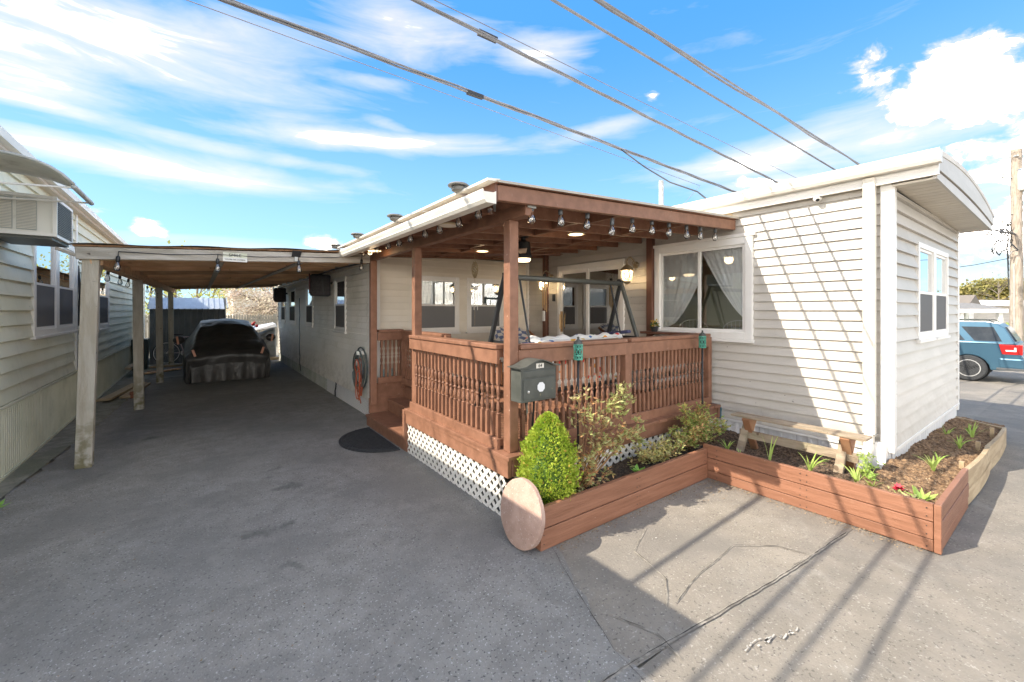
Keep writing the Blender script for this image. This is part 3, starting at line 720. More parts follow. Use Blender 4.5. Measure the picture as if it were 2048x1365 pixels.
for i in range(3):
    ya = yf-.05+(yb-yf+.05)*i/3; ye = yf-.05+(yb-yf+.05)*(i+1)/3-.004
    part('sheathing', MB().hexa([(1.78, ya, rz(1.78)+.117), (5.43, ya, rz(5.43)+.117), (5.43, ye, rz(5.43)+.117), (1.78, ye, rz(1.78)+.117), (1.78, ya, rz(1.78)+.131), (5.43, ya, rz(5.43)+.131), (5.43, ye, rz(5.43)+.131), (1.78, ye, rz(1.78)+.131)]), BRN, porch)
part('roof_cover', MB().hexa([(1.76, yf-.075, rz(1.76)+.131), (5.45, yf-.075, rz(5.45)+.131), (5.45, yb, rz(5.45)+.131), (1.76, yb, rz(1.76)+.131), (1.76, yf-.075, rz(1.76)+.137), (5.45, yf-.075, rz(5.45)+.137), (5.45, yb, rz(5.45)+.137), (1.76, yb, rz(1.76)+.137)]), ROOF, porch)
part('drip_edge', MB().hexa([(1.78, yf-.08, 2.704), (5.45, yf-.08, rz(5.45)+.126), (5.45, yf-.074, rz(5.45)+.126), (1.78, yf-.074, 2.704), (1.78, yf-.08, 2.722), (5.45, yf-.08, rz(5.45)+.15), (5.45, yf-.074, rz(5.45)+.15), (1.78, yf-.074, 2.722)]), mat('beige drip edge', (.40, .36, .30), (.48, .43, .36), 5, rough=.6), porch)
part('eave_board', MB().box(1.775, 1.798, yf-.04, 7.2, 2.57, 2.703), BRND, porch)  # painted dark for the shadow line between flashing and gutter
gut = part('gutter', MB().prism([(1.772+x, yf-.06+0, 2.545+z*.82) for x, z in gp], (0, 4.66, 0)), GUT, porch)
for y in (3.6, 4.55, 5.8, 6.6): part('bracket', MB().box(1.645, 1.774, y-.012, y+.012, 2.66, 2.666), ALU, gut)
part('edge_flashing', MB().hexa([(1.69, yf-.07, 2.704), (1.80, yf-.07, 2.714), (1.80, yb, 2.714), (1.69, yb, 2.704), (1.69, yf-.07, 2.722), (1.80, yf-.07, 2.732), (1.80, yb, 2.732), (1.69, yb, 2.722)]), GUT, porch)
part('soffit_strip', MB().box(1.80, 2.25, 6.78, 7.2, 2.63, 2.65), SOF, porch)

# ------------------------------------------------------------------ neighbour's home
nb = thing('neighbour_home', 'pale green clapboard home along the left edge of the driveway', 'house', (-3.4, 12, 0))
PN = plane((-1.66, 0, 0), (0.0, 1, 0), (1, 0, 0))
nw = [(7.62, 9.74, 1.43, 2.78), (11.72, 12.95, 1.38, 2.75), (17.2, 17.9, 1.7, 2.5)]
siding(PN, 2.72, 20.4, .76, 3.44, .163, SIDN, nb, [(a+.02, b-.02, c+.02, d-.02) for a, b, c, d in nw], off=.026, gap=.017)
ribs(PN, 2.72, 20.4, .02, .735, SKRN, nb, .62, .062, .014)
part('skirting_rail', MB().pbox(PN, 2.72, 20.4, .735, .765, -.01, .034), SIDN, nb, bevel=.004)
part('skirting_rail', MB().pbox(PN, 2.72, 20.4, .0, .03, -.01, .03), SKRN, nb, bevel=.004)
part('corner_trim', MB().box(-1.7, -1.625, 20.4, 20.5, 0, 3.44), TRIM, nb)
part('corner_trim', MB().box(-1.7, -1.625, 2.64, 2.72, 0, 3.44), TRIM, nb)
part('cover_strip', MB().pbox(PN, 9.80, 9.90, .78, 3.42, .0, .035), TRIM, nb, bevel=.004)
part('fascia', MB().box(-1.62, -1.56, 2.6, 20.6, 3.34, 3.47), TRIM, nb)
part('gutter', MB().box(-1.56, -1.48, 2.6, 20.6, 3.37, 3.46), GUT, nb)
part('soffit', MB().box(-1.66, -1.56, 2.6, 20.6, 3.33, 3.345), SOF, nb)
part('roof', MB().hexa([(-6.2, 2.6, 3.44), (-1.5, 2.6, 3.44), (-1.5, 20.6, 3.44), (-6.2, 20.6, 3.44), (-6.0, 2.6, 3.60), (-1.7, 2.6, 3.5), (-1.7, 20.6, 3.5), (-6.0, 20.6, 3.60)]), ROOF, nb)
part('end_wall', MB().box(-6.1, -1.68, 2.66, 2.72, 0, 3.44), SIDN, nb)
part('end_wall', MB().box(-6.1, -1.70, 20.4, 20.46, 0, 3.44), SIDN, nb)
part('far_wall', MB().box(-6.16, -6.1, 2.66, 20.46, 0, 3.44), SIDN, nb)
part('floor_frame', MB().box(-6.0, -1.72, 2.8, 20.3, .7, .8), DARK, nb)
m0 = (nw[0][0]+nw[0][1])/2
for (a, b, c, d) in [(nw[0][0], m0+.003, nw[0][2], nw[0][3]), (m0+.004, nw[0][1], nw[0][2], nw[0][3]), nw[1], nw[2]]:
    double_hung(PN, a, b, c, d, nb, cas=.085, upper=GLSU, curt=CURTD)
# air conditioner set through the wall
ac = thing('air_conditioner', 'boxy white air conditioner jutting from the pale green wall', 'air conditioner', (-1.4, 6.4, 2.5))
x0, x1, y0, y1, z0, z1 = -1.62, -1.15, 6.10, 6.82, 2.49, 2.89
part('cabinet', MB().box(x0, x1-.03, y0+.02, y1-.01, z0, z1), mat('cream metal cabinet', (.76, .74, .68), (.80, .78, .72), 4, rough=.4, stain=((.32, .28, .2), 4, .55, .8, .5)), ac, bevel=.008)
part('side_panel', frame_mb(plane((0, y0+.02, 0), (1, 0, 0), (0, -1, 0)), x0, x1, z0, z1, .03, 0, .02), TRIM, ac)
for (ga, gb) in ((-1.58, -1.45), (-1.425, -1.29)):
    g = part('grille', MB().box(ga, gb, y0+.010, y0+.019, z0+.05, z1-.04), GRYL, ac)
    k = MB()
    for i in range(20): k.box(ga+.004, gb-.004, y0-.002, y0+.009, z0+.06+i*.0145, z0+.067+i*.0145)
    part('louvres', k, GUT, g, kind='stuff')
k = MB()
for i in range(34): k.box(x1-.03, x1-.015, y0+.05+i*.0185, y0+.055+i*.0185, z0+.03, z1-.03)
for i in range(18): k.box(x1-.028, x1-.013, y0+.04, y1-.04, z0+.035+i*.019, z0+.039+i*.019)
part('mesh_guard', k, GRYM, ac, kind='stuff')
part('guard_frame', frame_mb(plane((x1-.03, 0, 0), (0, 1, 0), (1, 0, 0)), y0+.02, y1-.01, z0, z1, .028, 0, .022), TRIM, ac)
part('underside', MB().box(x0, x1-.04, y0+.03, y1-.02, z0-.03, z0-.001), GRYM, ac)
# awning over it
aw = thing('window_awning', 'corrugated metal awning on thin arms above the boxy air conditioner', 'awning', (-1.4, 6.4, 3.0))
def awz(t): return (-1.64+.74*t, 3.07-.02*t-.19*t**5)
for i in range(6):
    ya = 5.35+i*.118; k = MB()
    k.grid(14, 8, lambda a, b: (awz(a)[0], ya+.116*b, awz(a)[1]+.012*math.cos(b*4*math.pi)))
    part('awning_panel', k, mat('awning metal', (.62, .61, .55), (.70, .68, .62), 5, rough=.45, metal=.2, stain=((.25, .22, .16), 5, .5, .75, .5)), aw, smooth=True, fix=False)
part('front_tube', MB().tube([(-.90, 5.33, 2.85), (-.90, 6.08, 2.855)], .022, 8), GRYL, aw, smooth=True)
part('edge_tube', MB().tube([(awz(t/10)[0], 5.335, awz(t/10)[1]+.01) for t in range(11)], .014, 8), GRYL, aw, smooth=True)
part('arm', MB().tube([(-1.64, 6.04, 2.80), (-.92, 6.04, 2.85)], .009, 6), TRIM, aw)
part('arm', MB().tube([(-1.64, 5.38, 2.80), (-.92, 5.38, 2.85)], .009, 6), TRIM, aw)

# ------------------------------------------------------------------ carport
cp = thing('carport', 'open timber carport with knotty grey posts and reddish rafters', 'carport', (.4, 11, 0))
def cz(x, y): return 2.33+.058*(x+1.05)+.006*(y-6.6)      # underside of joists
for (xb, yb_, xt, w) in [(-1.045, 6.66, -.985, .14), (-.87, 9.98, -.89, .135), (-.78, 13.33, -.80, .13), (-.72, 17.0, -.74, .13)]:
    part('post', MB().bar((xb, yb_, 0), (xt, yb_, 2.33), w, .12, (0, 1, 0)), WDP, cp, bevel=.006)
part('side_beam', MB().bar((-1.00, 6.6, 2.35), (-.76, 17.2, 2.40), .05, .15), WDR, cp)
part('side_beam', MB().bar((-.92, 6.68, 2.34), (-.68, 17.2, 2.385), .05, .13), WDR, cp)
part('front_beam', MB().bar((-1.10, 6.58, 2.385), (2.12, 6.58, 2.555), .05, .135), WDG, cp, bevel=.005)
part('front_beam', MB().bar((-1.08, 6.635, 2.36), (2.08, 6.635, 2.53), .045, .10), WDR, cp)
n = 12
for i in range(n):
    y = 6.85+(17.2-6.85)*i/(n-1)
    part('joist', MB().bar((-1.05, y, cz(-1.05, y)+.07), (2.12, y, cz(2.12, y)+.07), .045, .12), WDR, cp)
for i in range(16):      # deck boards above the joists
    xa = -1.12+i*3.3/16; xb = xa+3.3/16-.004
    k = MB().hexa([(xa, 6.56, cz(xa, 6.56)+.132), (xb, 6.56, cz(xb, 6.56)+.132), (xb, 17.4, cz(xb, 17.4)+.132), (xa, 17.4, cz(xa, 17.4)+.132)]+[(xa, 6.56, cz(xa, 6.56)+.15), (xb, 6.56, cz(xb, 6.56)+.15), (xb, 17.4, cz(xb, 17.4)+.15), (xa, 17.4, cz(xa, 17.4)+.15)])
    part('roof_board', k, WDRB, cp)
k = MB(); k.grid(24, 1, lambda a, b: (-1.14+3.34*a, 6.50 if b < .5 else 17.45, cz(-1.14+3.34*a, 6.5)+.156+.008*math.sin(a*23)+(.03 if b > .5 else 0)))
part('roof_felt', k, mat('roof felt', (.20, .19, .17), rough=.9), cp)
for xc, dx in ((.22, .0), (1.05, .12)):
    part('batten', MB().bar((xc+.9*dx, 6.7, cz(xc, 6.7)-.01), (xc-dx*.4, 17.2, cz(xc, 17.2)-.01), .07, .025), WDG, cp)
part('brace', MB().bar((-.95, 6.62, 2.05), (-.95, 7.0, 2.33), .04, .08), WDG, cp)
part('brace', MB().bar((-1.10, 6.58, 2.36), (-1.24, 6.52, 2.42), .03, .03), WDG, cp)
# sign on the beam
sg = tag(part('camera_sign', MB().box(.235, .50, 6.540, 6.546, 2.385, 2.50), mat('sign cream', (.62, .64, .48), (.7, .7, .6), 9, rough=.5)), 'small pale SMILE sign on the front beam of the timber carport', 'sign')
sg2 = part('sign_band', MB().box(.235, .50, 6.5365, 6.5395, 2.385, 2.435), mat('sign white', (.7, .7, .66), rough=.5), sg)
def text(s, size, loc, rot, m, parent, nm='lettering', ext=.001):
    cu = bpy.data.curves.new(nm, 'FONT'); cu.body = s; cu.size = size; cu.extrude = ext; cu.align_x = 'CENTER'; cu.align_y = 'CENTER'
    o = bpy.data.objects.new('tmp', cu); C.objects.link(o); bpy.context.view_layer.update()
    me = bpy.data.meshes.new_from_object(o.evaluated_get(bpy.context.evaluated_depsgraph_get())); me.name = nm
    bpy.data.objects.remove(o); me.materials.clear(); me.materials.append(m)
    return part(nm, me, m, parent, loc=loc, rot=rot)
INK = mat('ink', (.02, .025, .02), rough=.6)
text('SMILE', .056, (.367, 6.5385, 2.466), (R(90), 0, 0), INK, sg)
text("YOU'RE ON CAMERA", .0235, (.367, 6.535, 2.411), (R(90), 0, 0), INK, sg)
sp = thing('solar_panel', 'tiny black solar panel clipped to the carport front beam', 'solar panel', (1.08, 6.54, 2.52))
part('panel', MB().hexa([(1.02, 6.535, 2.50), (1.13, 6.535, 2.50), (1.13, 6.54, 2.50), (1.02, 6.54, 2.50), (1.03, 6.50, 2.585), (1.15, 6.50, 2.585), (1.15, 6.506, 2.585), (1.03, 6.506, 2.585)]), BLK, sp)
part('bracket', MB().box(1.06, 1.10, 6.53, 6.553, 2.44, 2.50), GRYL, sp)

# ------------------------------------------------------------------ string lights
WARM = emis('filament glow', (1, .72, .38), 2.0)
def bulb_parts(root_or_first=None):
    cap = MB().lathe([(.010, .0), (.019, -.01), (.0205, -.055), (.017, -.068)], 8)
    gl = MB().lathe([(.013, -.068), (.017, -.078), (.027, -.105), (.033, -.130), (.031, -.152), (.018, -.168), (.002, -.172)], 10)
    fi = MB().tube([(0, 0, -.075), (.004, .004, -.11), (-.004, .003, -.14), (.003, -.003, -.150)], .0022, 5)
    return cap.mesh('socket', BLK, True), gl.mesh('bulb', BULB, True), fi.mesh('filament', mat('filament', (.6, .5, .35), rough=.4))
CAPM, GLM, FIM = bulb_parts()
CAPG = CAPM.copy(); CAPG.materials.clear(); CAPG.materials.append(mat('grey socket', (.10, .11, .12), rough=.5))
def strand(label, pts, hooks, drop, cap=CAPM, grp=None, cable_m=None, z_c=.125):
    """pts: bulb centre positions; hooks: z above where the cable clips"""
    t = thing('string_lights', label, 'string lights', pts[0])
    line = []
    for i, p in enumerate(pts):
        top = Vector(p)+Vector((0, 0, z_c+drop)); line.append(top)
        if i < len(pts)-1:
            q = Vector(pts[i+1])+Vector((0, 0, z_c+drop)); line.append((top+q)/2-Vector((0, 0, .018)))
    part('cable', MB().tube(line, .0045, 5), cable_m or BLK, t)
    for i, p in enumerate(pts):
        rt = (frand(-.09, .09), frand(-.09, .09), frand(0, 6))
        b = part('bulb', GLM, None, t, loc=(p[0], p[1], p[2]+z_c), rot=rt)
        for nm, me in (('socket', cap), ('filament', FIM)):
            o = bpy.data.objects.new(nm, me); C.objects.link(o); o.parent = b
        if drop > .01:
            o = part('hanger', MB().tube([(p[0], p[1], p[2]+z_c-.002), (p[0]+.004, p[1], p[2]+z_c+drop)], .004, 5), BLK, t)
    return t
strand('clear bulbs hanging in a row under the white porch gutter', [(1.88, y, z) for y, z in [(3.01, 2.56), (3.38, 2.55), (3.75, 2.55), (4.08, 2.55), (4.43, 2.55), (4.79, 2.55), (5.13, 2.56), (5.52, 2.56), (5.81, 2.56), (6.13, 2.57)]], None, .03, CAPG)
strand('clear bulbs hanging in a row along the porch front fascia', [(x, 2.70, z-.005) for x, z in [(2.19, 2.51), (2.51, 2.53), (2.85, 2.54), (3.19, 2.52), (3.49, 2.58), (3.81, 2.60), (4.12, 2.61), (4.46, 2.62), (4.76, 2.64), (5.1, 2.66)]], None, .06, CAPG)
strand('sparse pale bulbs hanging from the grey carport front beam', [(-.75, 6.54, 2.25), (.18, 6.54, 2.29), (1.11, 6.54, 2.33), (1.98, 6.54, 2.41)], None, .05)
strand('string of small bulbs along the posts side of the carport', [(-1.08, y, 2.22+.006*(y-8)) for y in (7.4, 8.5, 9.6, 10.7, 11.8, 13.0, 14.2, 15.4, 16.6)], None, .04)

# ------------------------------------------------------------------ lamps
GLOW = emis('warm lamp face', (1, .76, .46), 1.4)
def disc_lamp(x, y, z, lit, label):
    t = thing('ceiling_light', label, 'ceiling light', (x, y, z), 'flat round lamps under the porch roof')
    part('trim_ring', MB().lathe([(.10, .0), (.105, -.012), (.095, -.02), (.085, -.016)], 24, (x, y, z)), mat('lamp ring', (.55, .45, .28), rough=.4), t, smooth=True, auto=True)
    part('diffuser', MB().lathe([(.084, -.012), (.084, -.019), (.01, -.021)], 24, (x, y, z)), GLOW if lit else mat('lamp diffuser', (.75, .70, .58), rough=.4), t)
    if lit:
        l = bpy.data.lights.new('lamp_glow', 'POINT'); l.energy = .7; l.color = (1, .72, .42); l.shadow_soft_size = .07
        o = bpy.data.objects.new('lamp_glow', l); o.location = (x, y, z-.06); C.objects.link(o)
disc_lamp(1.93, 3.66, 2.59, False, 'unlit cream disc lamp under the eave nearest the corner post')
disc_lamp(1.93, 5.80, 2.59, True, 'glowing disc lamp under the eave beside the far porch post')
disc_lamp(3.46, 5.45, 2.672, True, 'glowing disc lamp under the rafters near the two small windows')
disc_lamp(3.62, 3.62, 2.68, True, 'glowing disc lamp under the front rafters ahead of the ceiling fan')
# ceiling fan
fan = thing('ceiling_fan', 'black ceiling fan with brown blades and glowing lamp under porch roof', 'ceiling fan', (3.47, 4.45, 2.6))
fx, fy = 3.47, 4.45
part('canopy', MB().lathe([(.05, .20), (.075, .17), (.07, .15), (.03, .14), (.03, .10)], 16, (fx, fy, 2.58)), BLK, fan, smooth=True, auto=True)
part('motor', MB().lathe([(.03, .11), (.09, .08), (.095, .03), (.10, -.06), (.115, -.10), (.10, -.135)], 20, (fx, fy, 2.58)), BLK, fan, smooth=True, auto=True)
part('lamp', MB().lathe([(.095, -.135), (.10, -.15), (.085, -.175), (.01, -.185)], 20, (fx, fy, 2.58)), GLOW, fan, smooth=True)
for k in range(4):
    a = R(-40+90*k); d = Vector((math.cos(a), math.sin(a), 0)); s_ = Vector((-d.y, d.x, 0)); c0 = Vector((fx, fy, 2.50))
    part('blade', MB().hexa([c0+d*.13-s_*.04-Vector((0, 0, .01)), c0+d*.52-s_*.065-Vector((0, 0, .012)), c0+d*.52+s_*.065+Vector((0, 0, .004)), c0+d*.13+s_*.04, c0+d*.13-s_*.04-Vector((0, 0, .004)), c0+d*.52-s_*.065-Vector((0, 0, .006)), c0+d*.52+s_*.065+Vector((0, 0, .012)), c0+d*.13+s_*.04+Vector((0, 0, .008))]), BRND, fan)
# wall lanterns
BRZ = mat('antique bronze', (.30, .23, .14), (.42, .33, .21), 20, rough=.4, metal=.5)
LGL = glass('seeded lantern glass', (.95, .9, .78), .10, .25)
def lantern(y, z, label):
    t = thing('wall_lantern', label, 'wall lantern', (5.44, y, z), 'pair of wall lanterns')
    part('back_plate', MB().lathe([(.05, 0), (.055, .01), (.035, .025), (.02, .03)], 16, (5.44, y, z+.06), (-1, 0, 0)), BRZ, t, smooth=True)
    arm = [(5.42, y, z+.06), (5.37, y, z+.13), (5.30, y, z+.17), (5.24, y, z+.15), (5.215, y, z+.10), (5.215, y, z+.055)]
    part('arm', MB().tube(arm, [.011, .010, .010, .009, .009, .012], 8), BRZ, t, smooth=True)
    part('scroll', MB().tube([(5.42, y, z-.02), (5.37, y, z+.03), (5.34, y, z+.09), (5.37, y, z+.12)], .006, 6), BRZ, t, smooth=True)
    part('roof_cap', MB().lathe([(.012, .06), (.03, .045), (.05, .03), (.085, -.005), (.115, -.03), (.118, -.04), (.09, -.042)], 10, (5.215, y, z)), BRZ, t)
    part('shade', MB().lathe([(.080, -.045), (.084, -.08), (.078, -.14), (.058, -.20)], 12, (5.215, y, z)), LGL, t, smooth=True)
    k = MB()
    for i in range(6):
        a = i*math.pi/3; k.tube([(5.215+r_*math.cos(a), y+r_*math.sin(a), z+zz) for r_, zz in ((.083, -.042), (.087, -.08), (.081, -.14), (.06, -.205))], .0035, 5)
    part('cage', k, BRZ, t)
    part('base', MB().lathe([(.062, -.2), (.062, -.212), (.035, -.235), (.008, -.25)], 10, (5.215, y, z)), BRZ, t)
    part('lamp_bulb', MB().lathe([(.01, -.06), (.022, -.08), (.028, -.11), (.018, -.14), (.002, -.145)], 10, (5.215, y, z)), emis('lantern flame', (1, .86, .62), 4), t, smooth=True)
    l = bpy.data.lights.new('lantern_glow', 'POINT'); l.energy = 1.0; l.color = (1, .75, .45); l.shadow_soft_size = .03
    o = bpy.data.objects.new('lantern_glow', l); o.location = (5.16, y, z-.13); C.objects.link(o)
lantern(4.13, 2.40, 'lit bronze lantern between the sliding door and the big window')
lantern(6.08, 2.34, 'lit bronze lantern beyond the sliding door near the inner corner')
# doorbell, socket plate, camera
tag(part('intercom', MB().box(5.415, 5.443, 5.99, 6.05, 1.93, 2.06), BLK, bevel=.006), 'small black door camera on the cream siding beside the sliding door', 'doorbell')
tag(part('weather_socket', MB().box(5.33, 5.368, 6.19, 6.25, 1.55, 1.75), TRIM, bevel=.012), 'small white socket cover on the far dark brown post', 'socket')
scm = thing('security_camera', 'tiny white dome camera under the gutter of the sunlit wall', 'camera', (5.40, 1.74, 2.98))
part('base', MB().lathe([(.045, 0), (.045, .02), (.03, .035)], 14, (5.444, 1.74, 2.985), (-1, 0, 0)), TRIM, scm, smooth=True, auto=True)
part('head', MB().lathe([(.008, -.035), (.030, -.03), (.034, 0), (.028, .032), (.01, .04)], 14, (5.385, 1.73, 2.965), (-.7, -.4, -.5)), TRIM, scm, smooth=True)
part('lens', MB().lathe([(.018, .036), (.018, .043), (.003, .045)], 12, (5.385, 1.73, 2.965), (-.7, -.4, -.5)), BLK, scm)
fl = thing('floodlight', 'small clear floodlight on the beam behind the corner post', 'floodlight', (2.09, 2.98, 2.63))
part('bracket', MB().box(2.085, 2.11, 3.10, 3.16, 2.63, 2.70), GRYL, fl)
part('head', MB().lathe([(.012, 0), (.024, .02), (.038, .05), (.038, .06), (.005, .062)], 14, (2.07, 3.12, 2.66), (-.6, -.5, -.5)), BULB, fl, smooth=True)
# solar lamps on the gutter
SOLM = mat('solar lamp plastic', (.16, .155, .14), (.22, .21, .19), 9, rough=.5)
for i, (y, lb) in enumerate([(3.02, 'grey puck solar lamp on the gutter at the front roof corner'), (4.40, 'grey puck solar lamp midway along the porch gutter'), (5.75, 'grey puck solar lamp farthest up the porch gutter'), (6.9, 'grey puck solar lamp at the far tip of the porch gutter')]):
    t = thing('gutter_lamp', lb, 'solar lamp', (1.70, y, 2.84), 'solar lamps on the porch gutter')
    part('body', MB().lathe([(.045, -.03), (.06, -.02), (.062, .0), (.05, .012)], 18, (1.69, y, 2.745), (-.12, 0, 1)), SOLM, t, smooth=True, auto=True)
    part('cap', MB().lathe([(.085, .012), (.088, .02), (.075, .032), (.01, .036)], 20, (1.69, y, 2.745), (-.12, 0, 1)), SOLM, t, smooth=True, auto=True)
    part('clip', MB().box(1.70, 1.76, y-.015, y+.015, 2.70, 2.74), ALU, t)

# ------------------------------------------------------------------ things on the porch
def floral():
    m = bpy.data.materials.new('floral fabric'); m.use_nodes = True; T = NT(m.node_tree); b = T.n['Principled BSDF']
    tc = T.node('ShaderNodeTexCoord').outputs['Object']
    vr = T.node('ShaderNodeTexVoronoi'); T.put(vr.inputs['Vector'], tc); vr.inputs['Scale'].default_value = 11
    cr = T.node('ShaderNodeValToRGB'); cr.color_ramp.interpolation = 'CONSTANT'
    sx = T.node('ShaderNodeSeparateXYZ'); T.l.new(vr.outputs['Color'], sx.inputs[0]); T.l.new(sx.outputs[0], cr.inputs[0])
    el = cr.color_ramp.elements; el[0].color = (.65, .03, .02, 1); el[1].position = .25; el[1].color = (.75, .30, .03, 1)
    for p, c_ in ((.42, (.10, .22, .05, 1)), (.6, (.04, .12, .30, 1)), (.78, (.7, .45, .06, 1))):
        e = el.new(p); e.color = c_
    f = T.ramp(T.m('ADD', vr.outputs['Distance'], T.m('MULTIPLY', T.noise(tc, 40, 3), .25)), .42, .48)
    T.put(b.inputs['Base Color'], T.mix(f, cr.outputs[0], (.74, .72, .66, 1))); b.inputs['Roughness'].default_value = .9
    return m
FLO = floral()
sw = thing('porch_swing', 'dark metal A-frame porch swing with floral cushions behind the front rail', 'swing', (3.45, 3.55, DZ))
for xx in (2.53, 4.36):
    for (fy_, ) in ((3.02,), (4.08,)):
        part('leg', MB().bar((xx, 3.55, 2.12), (xx+(.05 if xx > 3 else -.05), fy_, DZ), .036, .045, (1, 0, 0)), GRYM if fy_ < 3.5 else BLK, sw, bevel=.004)
    part('cross_brace', MB().bar((xx, 3.30, 1.42), (xx, 3.80, 1.42), .02, .03), BLK, sw)
    part('knob', MB().lathe([(.012, -.05), (.028, -.045), (.028, -.02), (.012, -.015), (.012, .03)], 10, (xx, 3.55, 2.13), (-1 if xx < 3 else 1, 0, 0)), BLK, sw)
part('top_bar', MB().tube([(2.52, 3.55, 2.10), (4.37, 3.55, 2.10)], .030, 10), GRYM, sw, smooth=True)
for xx in (2.72, 4.16): part('hanger', MB().tube([(xx, 3.55, 2.08), (xx, 3.35, 1.30), (xx, 3.62, .95)], .012, 6), BLK, sw)
part('seat_frame', MB().box(2.75, 4.15, 3.30, 3.85, .90, .93), BLK, sw)
def cushion(c0, c1, thick, axis):
    k = MB()
    return k
sc_ = MB().grid(26, 10, lambda a, b: (2.72+1.44*a, 3.28+.10*b-.06*math.sin(math.pi*b), .98+.475*b+.022*math.sin(a*8*math.pi)*(.3+b)*.4+.012*math.sin(a*40)))
part('back_cushion', MB().box(2.76, 4.14, 3.29, 3.40, .97, 1.44), FLO, sw, bevel=.045)
part('cushion_cover', sc_.grid(26, 5, lambda a, b: (2.72+1.44*a, 3.38+.10*b, 1.455+.03*math.sin(b*math.pi)+.022*math.sin(a*8*math.pi)*.4+.012*math.sin(a*40)-.02*b)), FLO, sw, smooth=True, fix=False)
part('seat_cushion', MB().box(2.77, 4.13, 3.32, 3.84, .93, 1.02), FLO, sw, bevel=.03)
part('armrest', MB().bar((2.70, 3.30, 1.42), (2.70, 3.75, 1.36), .05, .03), mat('navy trim', (.05, .055, .12), rough=.7), sw, bevel=.01)
part('armrest', MB().bar((4.19, 3.28, 1.50), (4.19, 3.75, 1.44), .07, .04), MATS['navy trim'], sw, bevel=.014)
def mosaic():
    m = bpy.data.materials.new('medallion cloth'); m.use_nodes = True; T = NT(m.node_tree); b = T.n['Principled BSDF']
    tc = T.node('ShaderNodeTexCoord').outputs['Object']; d = T.vm('SUBTRACT', tc, (4.2, 5.35, 1.3))
    L = T.vm('LENGTH', d); rings = T.m('SINE', T.m('MULTIPLY', L, 90.))
    s = T.node('ShaderNodeSeparateXYZ'); T.l.new(d, s.inputs[0]); an = T.m('SINE', T.m('MULTIPLY', T.m('ARCTAN2', s.outputs[2], s.outputs[0]), 18.))
    f = T.ramp(T.m('ADD', rings, an), -.1, .2)
    T.put(b.inputs['Base Color'], T.mix(f, (.12, .15, .26, 1), (.60, .56, .50, 1))); b.inputs['Roughness'].default_value = .9
    return m
ch = thing('papasan_chair', 'round chair with blue and white medallion cloth near the inner corner', 'chair', (4.2, 5.4, DZ))
part('seat_back', MB().grid(16, 12, lambda a, b: (3.86+.68*a, 5.55+.10*math.cos((a-.5)*3)+.18*b*b, .98+.51*b-.10*(2*abs(a-.5))**3*b)), mosaic(), ch, smooth=True, fix=False)
part('seat', MB().box(3.88, 4.52, 5.05, 5.60, .92, 1.0), mat('chair cushion', (.5, .47, .42), rough=.9), ch, bevel=.03)
for dx, dy in ((3.92, 5.1), (4.48, 5.1), (3.92, 5.6), (4.48, 5.6)): part('leg', MB().tube([(dx, dy, DZ), (dx, dy, .93)], .018, 8), mat('orange wood', (.35, .14, .05), rough=.5), ch)
part('armrest', MB().tube([(4.55, 5.1, 1.18), (4.57, 5.4, 1.24), (4.55, 5.72, 1.42)], .02, 8), MATS['orange wood'], ch, smooth=True)
cush = thing('plaid_bench', 'low pale slatted bench behind the right half of the front rail', 'bench', (4.9, 3.5, DZ))
part('seat', MB().box(4.55, 5.25, 3.15, 3.7, .86, .90), mat('pale slat', (.45, .43, .40), rough=.8), cush)
for zz in (.98, 1.10, 1.22): part('back_slat', MB().box(4.5, 5.25, 3.18, 3.21, zz, zz+.09), MATS['pale slat'], cush)
for dx in (4.52, 4.9, 5.22): part('leg', MB().box(dx-.02, dx+.02, 3.19, 3.23, DZ, 1.32), BLK, cush)
for dx in (4.52, 5.22): part('leg', MB().box(dx-.02, dx+.02, 3.64, 3.68, DZ, .86), BLK, cush)
# wind chimes, hanging ornament
wc = thing('wind_chime', 'wooden tube wind chime hanging before the inner corner post', 'wind chime', (4.55, 5.3, 2.5))
part('cord', MB().tube([(4.62, 5.35, 2.72), (4.62, 5.35, 2.30)], .003, 4), BLK, wc)
part('hoop', MB().lathe([(.045, 0), (.05, .008), (.045, .016)], 14, (4.62, 5.35, 2.22)), mat('bamboo', (.55, .36, .17), rough=.5), wc)
for k in range(6):
    a = k*math.pi/3; part('tube', MB().tube([(4.62+.035*math.cos(a), 5.35+.035*math.sin(a), 2.2), (4.62+.035*math.cos(a), 5.35+.035*math.sin(a), 1.88-.03*k)], .008, 6), MATS['bamboo'], wc)
part('clapper', MB().sphere((4.62, 5.35, 2.34), .03), BLK, wc, smooth=True)
om = thing('hanging_ornament', 'pine cone and shell mobile hanging between the two porch windows', 'ornament', (3.05, 5.0, 2.3))
ox, oy = 3.02, 4.95
part('cord', MB().tube([(ox, oy, 2.72), (ox, oy, 1.55)], .002, 4), BRZ, om)
k = MB()
for i in range(70):
    t = i/70; a = i*2.4; r_ = .035*math.sin(math.pi*(t*.9+.08)); zz = 2.42-.22*t
    k.lathe([(.012, 0), (.004, .018)], 5, (ox+r_*math.cos(a), oy+r_*math.sin(a), zz), (math.cos(a), math.sin(a), -.5))
part('pine_cone', k, mat('cone brown', (.22, .16, .09), (.4, .33, .2), 40, rough=.8), om)
part('bird', MB().sphere((ox+.02, oy, 2.06), .03, 10, 6).tube([(ox, oy, 2.06), (ox+.10, oy-.01, 2.12)], [.02, .002], 6).tube([(ox, oy, 2.06), (ox-.06, oy, 2.07)], [.02, .004], 6), TRIM, om, smooth=True)
for k in range(4): part('shell_string', MB().tube([(ox-.04+.028*k, oy, 2.03), (ox-.04+.028*k, oy, 1.80-.04*(k % 2))], .004, 5), TRIM, om)
